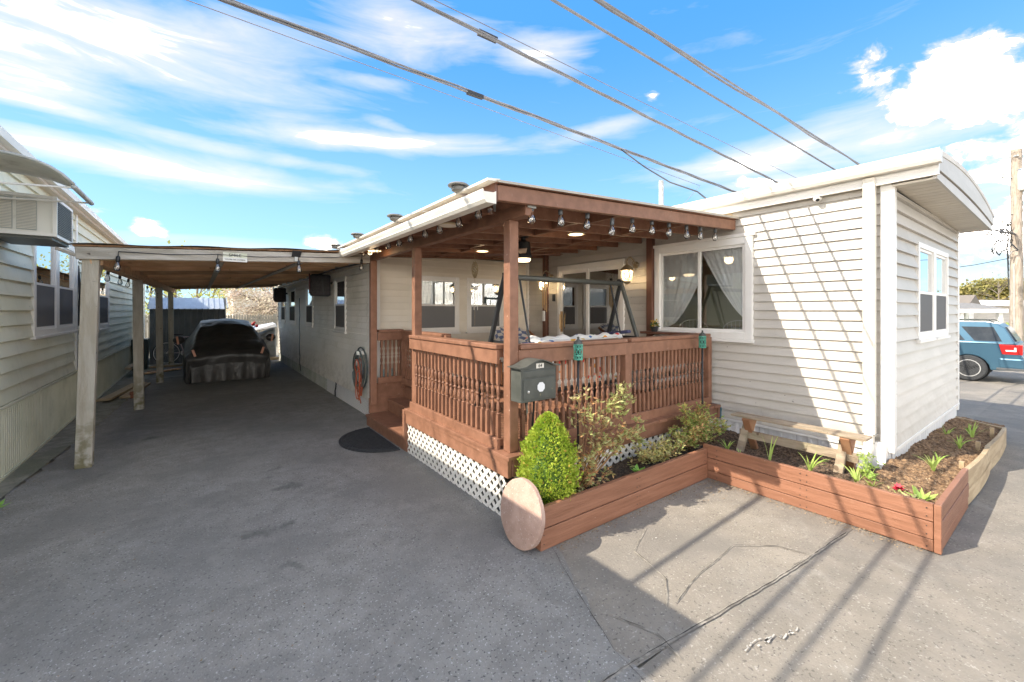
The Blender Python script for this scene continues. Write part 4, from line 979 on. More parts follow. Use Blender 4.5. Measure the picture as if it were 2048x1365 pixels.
# small planter with flowers on the side rail
fp = thing('flower_pot', 'small dark pot with yellow flowers on the side rail', 'flower pot', (5.34, 3.72, 1.45))
part('pot', MB().lathe([(.04, 0), (.055, .07), (.05, .07)], 12, (5.32, 3.72, 1.45)), BLK, fp)
def leafblob(c, r, n, s, sc=(1, 1, 1), up=.3):
    k = MB()
    for i in range(n):
        d = Vector((random.gauss(0, 1), random.gauss(0, 1), random.gauss(0, 1))).normalized()
        p = Vector(c)+Vector((d.x*r*sc[0], d.y*r*sc[1], d.z*r*sc[2]))*random.random()**.4
        a = (d+Vector((frand(-.7, .7), frand(-.7, .7), frand(-.3, .7+up)))).normalized(); b = a.orthogonal().normalized(); b.rotate(Matrix.Rotation(frand(0, 6), 3, a)); q = s*frand(.6, 1.3)
        k.add([p, p+a*q*.5+b*q*.28, p+a*q, p+a*q*.5-b*q*.28], [(0, 1, 2, 3)])
    return k
YFL = mat('yellow flower', (.55, .38, .04), rough=.8)
part('flowers', leafblob((5.32, 3.72, 1.56), .05, 40, .03), YFL, fp, fix=False)
part('leaves', leafblob((5.32, 3.72, 1.53), .05, 50, .035), mat('dark leaf', (.05, .09, .02), rough=.7), fp, fix=False)
cg = tag(part('clear_jugs', MB().lathe([(.05, 0), (.055, .12), (.02, .17), (.02, .19)], 14, (2.40, 6.72, .62)).lathe([(.05, 0), (.055, .12), (.02, .17), (.02, .19)], 14, (2.53, 6.72, .62)), mat('pale blue plastic', (.30, .42, .42), rough=.3), None, smooth=True), 'pale blue plastic jug behind the short stair railing', 'jug')

# mailbox
mb = thing('mailbox', 'dark grey wall mailbox numbered 64 on the porch corner post', 'mailbox', (2.28, 2.8, 1.0))
MX0, MX1, MY0, MY1, MZ0, MZ1 = 2.085, 2.465, 2.705, 2.845, 1.0, 1.27
part('box', MB().box(MX0, MX1, MY0, MY1, MZ0, MZ1), GRYM, mb, bevel=.004)
xs = [MX0-.03+i*(MX1-MX0+.06)/16 for i in range(17)]
lidz = lambda x: MZ1+.012+.055*max(0, math.cos((x-(MX0+MX1)/2)/.19*math.pi/2*1.05))**1.5
part('gable', MB().prism([(x, MY0+.004, lidz(x)-.004) for x in xs[1:-1]]+[(MX1, MY0+.004, MZ1-.004), (MX0, MY0+.004, MZ1-.004)], (0, .13, 0)), GRYM, mb)
part('lid', MB().prism([(x, MY0-.028, lidz(x)) for x in xs]+[(x, MY0-.028, lidz(x)+.009) for x in reversed(xs)], (0, .175, 0)), GRYM, mb)
part('slot_flap', MB().box(MX0+.01, MX1-.01, MY0-.006, MY0-.001, 1.205, 1.255), GRYM, mb, bevel=.002)
part('door', MB().box(MX0+.022, MX1-.022, MY0-.008, MY0-.001, 1.022, 1.19), GRYM, mb, bevel=.002)
part('label_plate', MB().lathe([(.042, 0), (.042, .002)], 8, (2.29, MY0-.009, 1.115), (0, -1, 0)), mat('white label', (.7, .7, .7), rough=.5), mb)
part('lock', MB().lathe([(.012, 0), (.012, .006), (.004, .008)], 12, (2.155, MY0-.008, 1.085), (0, -1, 0)), ALU, mb)
pl = part('number_plate', MB().box(2.245, 2.325, MY0-.004, MY0+.003, 1.272, 1.312), GUT, mb)
text('64', .042, (2.285, MY0-.0055, 1.292), (R(90), 0, 0), INK, pl)
k = MB()
k.tube([(2.30, 2.80, 1.0), (2.32, 2.83, .9), (2.33, 2.86, .75)], .010, 6)
part('support_arm', k, BLK, mb)
# hose coil with orange cord
def coil(cx_, y, z, ry, rz_, n, r, jit, m, nm, parent, ph=0):
    pts = []
    for i in range(n*20+1):
        a = 2*math.pi*i/20+ph; f = i/(n*20)
        wob = jit*math.sin(i*.137+ph*3)
        pts.append((cx_-.02-.05*((i//20) % 3)/2-.01*math.sin(a*1.5), y+(ry+wob)*math.cos(a)+.03*math.sin(i*.05), z+(rz_+wob*1.5)*math.sin(a)+.02*math.cos(i*.09)))
    return part(nm, MB().tube(pts, r, 7), m, parent, smooth=True)
hs = thing('garden_hose', 'dark green garden hose coiled on the white wall by the steps', 'hose', (2.2, 7.15, .8))
HOSE = mat('hose green', (.05, .065, .06), (.075, .095, .09), 10, rough=.45)
coil(2.20, 7.22, .78, .27, .31, 3, .013, .03, HOSE, 'hose', hs)
coil(2.16, 7.12, .75, .21, .29, 3, .013, .04, HOSE, 'hose', hs, 1.5)
part('hook', MB().box(2.08, 2.235, 7.11, 7.17, 1.02, 1.08), TRIM, hs)
part('nozzle', MB().tube([(2.12, 6.92, .84), (2.11, 6.90, .74), (2.11, 6.91, .66)], [.022, .028, .02], 8), BLK, hs, smooth=True)
part('pulley', MB().lathe([(.05, 0), (.055, .015), (.05, .03)], 16, (2.09, 7.14, .90), (-1, .1, 0)), GRYL, hs, smooth=True)
ec = thing('extension_cord', 'orange extension cord looped inside the dark garden hose coil', 'cord', (2.15, 7.0, .6))
ORG = mat('orange cord', (.42, .09, .035), rough=.5)
coil(2.13, 7.02, .62, .09, .30, 4, .008, .035, ORG, 'cord', ec, .7)
part('cord_tail', MB().tube([(2.1, 7.0, .45), (2.08, 6.98, .35), (2.08, 6.93, .29), (2.07, 6.88, .27)], .008, 6), ORG, ec)
# wall cables
def wallcable(pts, label, r=.008, m=BLK):
    return tag(part('wall_cable', MB().tube(pts, r, 6), m), label, 'cable')
wallcable([(2.215, 12.9+.05*math.sin(i*1.7), 2.1-i*.16) for i in range(12)]+[(2.22, 12.75, .1)], 'thin dark cable running down the weathered white driveway wall')
wallcable([(2.23, 9.05, .3), (2.215, 9.02, .2), (2.21, 9.06, .12), (2.2, 9.0, .02)], 'short black cable sticking out of the lattice skirting', .012)
wallcable([(-1.635, 9.95, 2.5), (-1.60, 9.9, 2.0), (-1.62, 9.95, 1.72), (-1.62, 9.95, 1.5)], 'dark strap hanging behind the first carport post', .02)
wallcable([(-1.62, 6.2, 2.4), (-1.60, 8.3, 2.75)], 'slanting cord across the neighbour window beneath the air conditioner', .004, GRYL)
wc1 = MB().tube([(1.70, 7.05, 2.66), (1.78, 6.9, 2.6), (1.9, 6.82, 2.54), (2.05, 6.8, 2.57), (2.2, 6.8, 2.66)], .009, 6)
tag(part('wall_cable', wc1, TRIM), 'white cable looping from the porch gutter to the corner trim', 'cable')
tag(part('wall_cable', MB().tube([(2.16, 6.62, 2.50), (2.10, 7.0, 2.52), (1.95, 8.2, 2.50), (1.98, 10.5, 2.49), (2.02, 13.5, 2.47), (2.05, 16.8, 2.46)], .014, 6), BLK), 'black cable bundle along the carport edge of the driveway wall', 'cable')
# hanging zipped covers
CVR = mat('dark padded cover', (.035, .032, .034), (.055, .05, .05), 20, rough=.75, bump=.6, bscale=22)
for (x0, x1, yy, z0, z1, lb) in [(1.80, 2.19, 9.35, 2.05, 2.50, 'dark zipped padded cover hanging beside the first driveway windows'), (1.86, 2.19, 15.0, 2.02, 2.47, 'dark zipped cover hanging far along the driveway wall')]:
    t = thing('screen_cover', lb, 'cover', (2, yy, z0))
    part('cover', MB().box(x0, x1, yy-.05, yy+.09, z0, z1), CVR, t, bevel=.04)
    part('zip', MB().tube([(x0+.52*(x1-x0), yy-.055, z1-.02), (x0+.6*(x1-x0), yy-.057, (z0+z1)/2), (x0+.63*(x1-x0), yy-.055, z0+.03)], .008, 6), BLK, t)
    part('strap', MB().box(x0-.035, x0-.012, yy-.06, yy-.05, z0+.05, z1), mat('maroon strap', (.10, .03, .03), rough=.8), t)
    part('bracket', MB().box(x1-.02, 2.24, yy, yy+.03, z1-.2, z1-.15), BLK, t)

# door mat
k = MB(); cy_, rx, ry = 5.72, .56, .62
k.prism([(2.02, cy_-ry, .004)]+[(2.02-rx*math.sin(math.pi*i/24), cy_-ry*math.cos(math.pi*i/24), .004) for i in range(1, 24)]+[(2.02, cy_+ry, .004)], (0, 0, .012))
dm = thing('door_mat', 'black half-round rubber mat at the foot of the porch steps', 'door mat', (1.8, 5.7, 0))
part('base', k, RUB, dm)
for i in range(21):
    t = -.9+1.8*i/20; xw = rx*math.sqrt(1-t*t)*.80
    part('rib', MB().bar((1.97, cy_+t*ry, .019), (2.0-xw, cy_+t*ry, .019), .018, .008), RUB, dm)
part('border', MB().tube([(2.02-rx*.93*math.sin(math.pi*i/24), cy_-ry*.93*math.cos(math.pi*i/24), .018) for i in range(25)], .009, 6), RUB, dm)

# ------------------------------------------------------------------ planters
p1 = thing('planter_box', 'long brown board planter in front of the porch lattice', 'planter', (3.2, 2.4, 0))
for (za, zb, k) in ((.0, .150, 0), (.156, .310, .004)):
    part('planter_board', MB().box(1.99, 4.27, 2.345+k, 2.385+k, za, zb), BRNB, p1, bevel=.004)
part('planter_board', MB().box(1.99, 2.03, 2.387, 2.80, .0, .305), BRNB, p1, bevel=.004)
p2 = thing('planter_box', 'L-shaped planter of brown and bare boards round the house corner', 'planter', (4.4, 1.0, 0))
for (za, zb, k) in ((.0, .085, .003), (.090, .212, .0), (.217, .345, .004)):
    part('planter_board', MB().box(4.275+k, 4.315+k, .655, 2.40, za, zb), BRNB, p2, bevel=.004)
part('corner_post', MB().box(4.272, 4.318, .612, .652, .0, .35), BRNB, p2, bevel=.004)
for (za, zb, k) in ((.0, .09, .004), (.095, .22, .0), (.225, .345, .003)):
    part('planter_board', MB().box(4.32, 5.50, .615+k, .652+k, za, zb), BRNB, p2, bevel=.004)
def wavy(xa, xb, za, zb, dz):
    k = MB(); N = 14
    for sgn in (0, 1): pass
    top = []; 
    k.grid(N, 1, lambda a, b: (xa+(xb-xa)*a, .640-.018*math.sin(math.pi*a*.9)-(.02 if True else 0), za+b*(zb-za)-dz*a))
    base = k.v[:]
    nb_ = len(base); k.add([(x, y+.035, z) for x, y, z in base], [])
    f0 = list(k.f)
    k.f += [tuple(i+nb_ for i in f) for f in f0]
    for i in range(N):
        for e in (0, 1): k.f.append((2*i+e, 2*i+2+e, 2*i+2+e+nb_, 2*i+e+nb_))
    k.f += [(0, 1, 1+nb_, nb_), (2*N, 2*N+1, 2*N+1+nb_, 2*N+nb_)]
    return k
for (xa, xb, za, zb, dz) in ((5.505, 6.9, .16, .33, .06), (5.505, 6.9, .02, .155, .03), (6.905, 8.5, .10, .27, .05), (6.905, 8.5, .0, .095, .02)):
    part('planter_board', wavy(xa, xb, za, zb, dz), WDY, p2)
part('planter_board', MB().bar((8.5, .64, .12), (8.86, 1.12, .12), .035, .18), WDY, p2)
for xx, yy in ((5.9, .69), (6.95, .69), (7.9, .67)): part('stake', MB().box(xx-.02, xx+.02, yy, yy+.035, 0, .30), WDY, p2)
def mulch(name, pts_fn, nu, nv, m, label, amp=.02):
    k = MB(); k.grid(nu, nv, pts_fn)
    k.v = [(x+frand(-.004, .004), y+frand(-.004, .004), z+frand(-amp, amp)*.5+amp*.6*math.sin(x*23+y*17)*math.sin(y*31-x*9)) for x, y, z in k.v]
    return tag(part(name, k, m, fix=False, smooth=False), label, 'mulch', kind='stuff')
mulch('mulch', lambda a, b: (2.03+2.25*a, 2.39+.46*b, .235-.03*b+.015*math.sin(a*9)), 150, 34, MULD, 'dark brown bark mulch in the long planter', .012)
mulch('mulch', lambda a, b: (4.30+1.16*a, 1.14+(2.90-1.14)*b, .25-.04*a+.02*math.sin(b*7)+.03*max(0, b-.6)), 80, 120, mat('mixed mulch', (.045, .03, .02), (.17, .11, .07), 30, 6, rough=.95, bump=1., bscale=45, speck=[((.36, .29, .22), 70, .66, .6)]), 'brown bark mulch under the grey wooden bench', .014)
mulch('mulch', lambda a, b: (4.30+4.6*a, .655+.48*b, .27-.09*a+.035*b+.015*math.sin(a*31)), 260, 34, MULL, 'dry brown mulch in the bed below the shaded end wall', .016)
k = MB()
for zz in (.045, .11, .195, .27):
    for x in (2.02, 3.1, 3.14, 4.22): k.lathe([(.0045, 0), (.0045, .003)], 7, (x, 2.347, zz), (0, -1, 0))
part('screws', k, BLK, p1, kind='stuff')
k = MB()
for zz in (.03, .12, .18, .25, .31):
    for y in (.69, 1.45, 1.50, 2.25): k.lathe([(.0045, 0), (.0045, .004)], 7, (4.277, y, zz), (-1, 0, 0))
part('screws', k, BLK, p2, kind='stuff')
# paving disc leaning on the planter
dsc = MB().lathe([(.235, -.022), (.245, -.016), (.245, .016), (.235, .022)], 48, (0, 0, 0), (1, 0, 0))
dsc.v = [(x+.004*mn.noise(Vector((x*20, y*20, z*20))), y*(1+.012*mn.noise(Vector((y*14, z*14, x*30)))+.010*mn.noise(Vector((y*40, z*40, x*50)))), z*(1+.012*mn.noise(Vector((y*14, z*14, x*30)))+.010*mn.noise(Vector((y*40, z*40, x*50))))) for x, y, z in dsc.v]
tag(part('paving_disc', dsc, STONE, loc=(1.925, 2.49, .246), rot=(0, R(9), 0), smooth=True, auto=True), 'round pink stone disc leaning on its edge at the planter corner', 'paving stone')

# bench over the bed
bn = thing('wooden_bench', 'weathered grey plank bench on crossed legs over the mulch bed', 'bench', (4.88, 1.78, .2))
WDB = mat('bench grey plank', (.25, .19, .13), (.36, .29, .21), 3, rough=.85, bump=.5, bscale=12, stretch=(6, 1, 6), speck=[((.10, .06, .035), 12, .70, .8)], stain=((.22, .22, .12), 5, .5, .7, .4))
WDO = mat('bench red leg', (.30, .14, .07), (.36, .20, .11), 4, rough=.7, bump=.3, bscale=12)
part('seat', MB().hexa([(4.78, 1.16, .578), (4.96, 1.16, .578), (4.96, 2.36, .578), (4.78, 2.36, .578), (4.78, 1.16, .598), (4.96, 1.16, .600), (4.96, 2.36, .598), (4.78, 2.36, .598)]), WDB, bn, bevel=.004)
for yy in (1.32, 2.20):
    part('leg', MB().bar((4.79, yy, .574), (5.02, yy, .18), .035, .07, (0, 1, 0)), WDO, bn)
    part('leg', MB().bar((4.96, yy+.04, .574), (4.72, yy+.04, .18), .035, .07, (0, 1, 0)), WDB, bn)
    part('gusset', MB().prism([(4.78, yy-.02, .572), (4.98, yy-.02, .572), (4.88, yy-.02, .42)], (0, -.02, 0)), WDO, bn)
part('stretcher', MB().box(4.865, 4.89, 1.24, 2.30, .345, .43), WDB, bn)

# ------------------------------------------------------------------ plants
BUSH1 = mat('golden arborvitae leaf', (.30, .42, .035), (.50, .58, .08), 14, 3, rough=.6, rand=0)
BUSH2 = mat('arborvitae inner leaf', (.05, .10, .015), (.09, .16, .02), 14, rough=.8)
def translucent(m, f=.35):
    T = NT(m.node_tree); out = [n for n in T.n if n.type == 'OUTPUT_MATERIAL'][0]; b = [n for n in T.n if n.type == 'BSDF_PRINCIPLED'][0]
    tl = T.node('ShaderNodeBsdfTranslucent'); src = b.inputs['Base Color']
    if src.is_linked: T.l.new(src.links[0].from_socket, tl.inputs[0])
    else: tl.inputs[0].default_value = src.default_value
    mx = T.node('ShaderNodeMixShader'); mx.inputs[0].default_value = f; T.l.new(b.outputs[0], mx.inputs[1]); T.l.new(tl.outputs[0], mx.inputs[2]); T.l.new(mx.outputs[0], out.inputs[0])
    return m
translucent(BUSH1)
bs = thing('conical_shrub', 'bright yellow-green cone-shaped evergreen at the planter corner', 'shrub', (2.27, 2.58, .22))
part('trunk', MB().tube([(2.27, 2.58, .2), (2.27, 2.58, .5)], [.02, .01], 7), mat('bark', (.10, .07, .05), rough=.9), bs)
CON = [(0, .13), (.12, .190), (.3, .222), (.45, .215), (.6, .192), (.75, .152), (.88, .098), (.96, .055), (1, .012)]
def coner(h):
    for a, b in zip(CON[:-1], CON[1:]):
        if h <= b[0]: return a[1]+(b[1]-a[1])*(h-a[0])/(b[0]-a[0])
    return .01
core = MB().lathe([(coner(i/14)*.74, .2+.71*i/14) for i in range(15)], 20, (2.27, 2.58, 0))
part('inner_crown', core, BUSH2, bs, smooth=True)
k = MB(); k2 = MB()
for i in range(10000):
    h = random.random()**1.15; a = frand(0, 6.2832); lump = 1+.22*mn.noise(Vector((math.cos(a)*3, math.sin(a)*3, h*9)))+.20*mn.noise(Vector((math.cos(a)*8, math.sin(a)*8, h*24)))
    r_ = coner(h)*lump*frand(.74, 1.05); p = Vector((2.27+r_*math.cos(a), 2.58+r_*math.sin(a), .2+.71*h+frand(-.01, .01)))
    o_ = Vector((math.cos(a), math.sin(a), .75)).normalized(); d = (o_+Vector((frand(-.6, .6), frand(-.6, .6), frand(-.4, .7)))).normalized()
    b = d.cross(Vector((frand(-1, 1), frand(-1, 1), frand(-1, 1)))).normalized(); q = frand(.014, .030)
    (k if random.random() < .93 else k2).add([p, p+d*q*.55+b*q*.38, p+d*q, p+d*q*.55-b*q*.38], [(0, 1, 2, 3)])
part('crown', k, BUSH1, bs, fix=False); part('dry_sprays', k2, mat('yellowed spray', (.42, .30, .05), rough=.8), bs, fix=False)
# rose bush
LEAFA = translucent(mat('young rose leaf', (.42, .46, .16), (.62, .52, .26), 9, 3, rough=.6), .4)
LEAFB = translucent(mat('reddish leaf', (.58, .28, .12), (.66, .42, .20), 9, 3, rough=.6), .4)
LEAFC = translucent(mat('grey-green leaf', (.44, .50, .17), (.62, .60, .28), 9, 3, rough=.6), .4)
STEM = mat('thorny stem', (.22, .10, .05), (.28, .17, .07), 9, rough=.7)
def leaf(k, p, d, s, wid=.5, fold=.25):
    d = d.normalized(); b = d.cross(Vector((0, 0, 1))); b = b.normalized() if b.length > .05 else Vector((1, 0, 0)); b.rotate(Matrix.Rotation(frand(-.8, .8), 3, d)); n = d.cross(b)
    m1 = p+d*s*.45; w = s*wid*.5
    k.add([p, m1+b*w+n*w*fold, p+d*s, m1-b*w+n*w*fold, m1], [(0, 1, 4), (1, 2, 4), (2, 3, 4), (3, 0, 4)])
def branchy(root, ends, kstem, leafks, ls=.034, per=9, spread=.05, r0=.006, seed=1, along=.35):
    rnd = random.Random(seed)
    for e in ends:
        a = Vector(root); b = Vector(e); mid = (a+b)/2+Vector((rnd.uniform(-.05, .05), rnd.uniform(-.04, .04), rnd.uniform(0, .07)))
        pts = [a.lerp(mid, t).lerp(mid.lerp(b, t), t) for t in [i/8 for i in range(9)]]
        kstem.tube(pts, [r0*(1-.7*i/8) for i in range(9)], 5)
        for t in range(per):
            f = along+(1-along)*rnd.random(); i = min(7, int(f*8)); p = pts[i].lerp(pts[i+1], f*8-i)
            d = Vector((rnd.uniform(-1, 1), rnd.uniform(-1, 1), rnd.uniform(-.2, .9))).normalized(); tip = p+d*spread*rnd.uniform(.6, 1.5)
            kstem.tube([p, tip], [.0018, .001], 4, False)
            for j in range(5):
                q = p.lerp(tip, .35+.65*j/4); dd = (d*.5+Vector((rnd.uniform(-1, 1), rnd.uniform(-1, 1), rnd.uniform(-.4, .5)))).normalized()
                leaf(rnd.choice(leafks), q, dd, ls*1.3*rnd.uniform(.6, 1.25))
rs = thing('rose_bush', 'leggy rose bush with young reddish leaves beside the cone evergreen', 'rose bush', (2.7, 2.6, .22))
ks, la, lb_, lc = MB(), MB(), MB(), MB()
rr = random.Random(4)
branchy((2.68, 2.62, .2), [(2.60, 2.58, 1.10), (2.55, 2.52, 1.04), (2.70, 2.55, 1.06), (2.78, 2.5, .95), (2.66, 2.45, .88), (2.52, 2.5, .60), (2.62, 2.46, .5)], ks, [la, la, lb_, lc], .036, 9, .055, .007, 2, .6)
branchy((2.70, 2.62, .2), [(3.18, 2.58, 1.06), (3.24, 2.56, 1.0), (3.10, 2.54, 1.04), (3.30, 2.6, .98), (3.05, 2.52, .97), (3.22, 2.5, .93)], ks, [la, la, lc, lc], .036, 12, .05, .007, 3, .72)
branchy((2.72, 2.62, .2), [(3.0, 2.5, .72), (3.18, 2.52, .74), (3.34, 2.5, .72), (2.88, 2.5, .80), (3.08, 2.45, .62), (2.95, 2.56, .84), (3.25, 2.5, .66), (2.82, 2.45, .62)], ks, [la, la, lb_, lc], .036, 14, .06, .007, 5, .5)
branchy((2.60, 2.58, .2), [(2.62, 2.45, .42), (2.72, 2.47, .38), (2.80, 2.50, .45), (2.9, 2.46, .36), (2.70, 2.45, .55), (2.58, 2.45, .32)], ks, [la, lb_, lb_, lc], .032, 12, .06, .005, 6, .2)
part('stems', ks, STEM, rs); part('leaves', la, LEAFA, rs, fix=False); part('red_leaves', lb_, LEAFB, rs, fix=False); part('green_leaves', lc, LEAFC, rs, fix=False)
GRL = translucent(mat('fresh green leaf', (.26, .38, .09), (.46, .50, .16), 8, 3, rough=.6), .4)
YEL = translucent(mat('yellow leaf', (.68, .58, .14), (.72, .60, .28), 8, 3, rough=.6), .4)
sh = thing('leafy_shrub', 'loose green and bronze shrub at the far end of the long planter', 'shrub', (4.4, 2.6, .22))
ks, la, lb_, lc = MB(), MB(), MB(), MB()
ends = [(4.42+rr.uniform(-.46, .46), 2.58+rr.uniform(-.2, .16), 0) for i in range(44)]
ends = [(x, y, .30+.42*max(0, 1-((x-4.42)/.55)**2)*rr.uniform(.45, 1.12)) for x, y, z in ends]
branchy((4.35, 2.6, .2), ends[:22], ks, [la, la, lc, lb_], .030, 17, .055, .005, 11, .3)
branchy((4.5, 2.58, .2), ends[22:], ks, [la, la, lc, la, la, la], .030, 17, .055, .005, 12, .3)
part('stems', ks, STEM, sh); part('leaves', la, GRL, sh, fix=False); part('red_leaves', lb_, LEAFB, sh, fix=False); part('yellow_leaves', lc, YEL, sh, fix=False)
sh2 = thing('leafy_shrub', 'low pale-leaved shrub sprawling midway along the long planter', 'shrub', (3.75, 2.55, .22))
ks, la, lb_, lc = MB(), MB(), MB(), MB()
branchy((3.75, 2.58, .2), [(3.75+rr.uniform(-.38, .42), 2.52+rr.uniform(-.12, .12), .26+rr.random()*.2) for i in range(26)], ks, [la, lc, lb_], .030, 12, .05, .004, 21, .2)
branchy((3.60, 2.70, .2), [(3.52, 2.68, .66), (3.58, 2.66, .58), (3.46, 2.7, .55)], ks, [lc], .045, 7, .04, .004, 22, .5)
part('stems', ks, STEM, sh2); part('leaves', la, LEAFA, sh2, fix=False); part('red_leaves', lb_, YEL, sh2, fix=False); part('green_leaves', lc, LEAFC, sh2, fix=False)
def weed(x, y, z, n, L, wd, m, label, cat='plant', name='weed'):
    k = MB()
    for i in range(n):
        a = frand(0, 6.28); d = Vector((math.cos(a), math.sin(a), frand(.3, .9))); leaf(k, Vector((x, y, z)), d, L*frand(.7, 1.2), wd)
    return tag(part(name, k, m, fix=False), label, cat)
BRG = translucent(mat('bright green leaf', (.22, .48, .07), (.32, .56, .10), 8, rough=.5), .35)
weed(3.27, 2.46, .26, 9, .075, .8, BRG, 'bright green broad-leaved seedling in the dark planter mulch')
weed(2.72, 2.43, .25, 14, .06, .35, translucent(mat('lime leaf', (.26, .36, .05), rough=.6), .4), 'lime green tuft at the inner edge of the long planter')
BLD = translucent(mat('blade leaf', (.34, .50, .10), (.48, .58, .16), 5, rough=.5), .35)
def tuft(x, y, z, n, L, label, w=.010, up=1.0, grp='strappy green tufts in the mulch beds'):
    k = MB()
    for i in range(n):
        a = frand(0, 6.28); l = L*frand(.6, 1.15); dx, dy = math.cos(a), math.sin(a); lean = frand(.25, .8); s = Vector((-dy, dx, 0))*w*frand(.6, 1.1)
        pts = [Vector((x+dx*l*lean*t**1.4, y+dy*l*lean*t**1.4, z+l*up*(t-.45*lean*t*t*1.4))) for t in (0, .25, .5, .75, 1)]
        vs = []
        for j, p in enumerate(pts): ww = (1, 1.1, .9, .6, .08)[j]; vs += [p-s*ww, p+s*ww]
        k.add(vs, [(2*j, 2*j+1, 2*j+3, 2*j+2) for j in range(4)])
    return tag(part('strappy_plant', k, BLD, fix=False), label, 'plant', grp)
tuft(4.55, 2.28, .24, 12, .17, 'wide grassy tuft at the left leg of the wooden bench', .009)
tuft(4.45, 2.10, .24, 5, .16, 'few flat blades between bench and tuft on dark mulch', .009, .7)
tuft(4.47, 1.83, .24, 3, .27, 'tall thin blades rising in front of the bench middle', .008, 1.3)
tuft(4.50, 1.50, .25, 9, .20, 'upright green tuft left of the right bench leg', .012, 1.4)
tuft(4.48, 1.05, .26, 14, .13, 'dense green clump below the downspout', .009)
tuft(5.42, .83, .27, 10, .24, 'largest strappy clump in the dry sunlit mulch', .010, 1.1)
tuft(5.95, .88, .24, 5, .13, 'tiny shaded sprout near the wavy board', .007)
tuft(6.7, .82, .24, 9, .22, 'middle shaded clump in the end wall bed', .010)
tuft(7.4, .80, .22, 12, .24, 'spreading shaded clump nearest the far end board', .010)
tuft(7.3, 1.0, .22, 7, .18, 'small clump against the white skirting at the far end', .009)
tuft(7.7, .86, .22, 7, .18, 'slim clump beside the far corner of the bed', .009)
tuft(4.52, 1.16, .25, 10, .22, 'leafy green clump at the right bench leg', .011)
tp = thing('tulip_clump', 'red flower among grey-green leaves at the planter corner', 'flower', (4.5, .82, .26))
k = MB()
for i in range(40):
    a = frand(0, 6.28); leaf(k, Vector((4.48+frand(-.05, .05), .86+frand(-.06, .06), .265)), Vector((math.cos(a), math.sin(a), frand(.3, 1))), .08*frand(.6, 1.2), .5)
part('leaves', k, LEAFC, tp, fix=False)
k = MB()
for i in range(22):
    a = frand(0, 6.28); leaf(k, Vector((4.52, .76, .265)), Vector((math.cos(a), math.sin(a), frand(.3, 1))), .12*frand(.6, 1.2), .3)
part('leaves', k, BLD, tp, fix=False)
k = MB()
for i in range(26):
    a = frand(0, 6.28); leaf(k, Vector((4.55, .90, .31)), Vector((math.cos(a), math.sin(a), frand(-.1, 1))), .045*frand(.7, 1.2), .7)
part('petals', k, mat('crimson petal', (.50, .02, .05), (.6, .10, .12), 20, rough=.6), tp, fix=False)
wd = MB()
branchy((4.62, 1.12, .24), [(4.62+frand(-.1, .12), 1.12+frand(-.08, .08), frand(.32, .62)) for i in range(9)], wd, [wd], .022, 8, .03, .003, 31, .3)
tag(part('wispy_weed', wd, BLD, fix=False), 'wispy weed between the bench and the downspout', 'plant')
weed(-1.45, 5.7, .01, 12, .09, .4, BRG, 'small green weed at the left edge of the driveway')
weed(1.45, 1.36, .0, 8, .04, .4, BLD, 'tiny green sprig in the long pavement crack')

# ------------------------------------------------------------------ garden torches
TEAL = mat('verdigris metal', (.06, .30, .22), (.12, .40, .30), 20, rough=.5, metal=.1)
def torch(x, y, label):
    t = thing('garden_torch', label, 'garden lamp', (x, y, .2), 'green solar lanterns on poles')
    part('pole', MB().tube([(x, y, .15), (x, y, 1.30)], .011, 8), BLK, t, smooth=True)
    part('inner_lamp', MB().lathe([(.024, 1.315), (.027, 1.43), (.020, 1.44)], 12, (x, y, 0)), mat('black inner', (.02, .04, .035), rough=.5), t)
    part('cap', MB().lathe([(.043, 1.445), (.040, 1.462), (.024, 1.478), (.014, 1.487), (.009, 1.497), (.013, 1.508), (.002, 1.515)], 14, (x, y, 0)), GRYM, t, smooth=True, auto=True)
    k = MB()
    for z in (1.305, 1.345, 1.405, 1.443): k.tube([(x+.039*math.cos(i*math.pi/8), y+.039*math.sin(i*math.pi/8), z) for i in range(17)], .0045, 4, False)
    for z0, z1, n in ((1.305, 1.345, 10), (1.405, 1.443, 10), (1.345, 1.405, 8)):
        for i in range(n):
            for s in (-1, 1):
                a = 2*math.pi*i/n; b = a+s*2*math.pi/n
                k.tube([(x+.039*math.cos(a), y+.039*math.sin(a), z0), (x+.040*math.cos((a+b)/2), y+.040*math.sin((a+b)/2), (z0+z1)/2), (x+.039*math.cos(b), y+.039*math.sin(b), z1)], .0035, 4, False)
    part('fretwork', k, TEAL, t)
torch(2.78, 2.75, 'teal fretwork lantern on a pole rising beside the rose bush')
torch(4.89, 2.75, 'teal fretwork lantern on a pole at the right end of the porch')

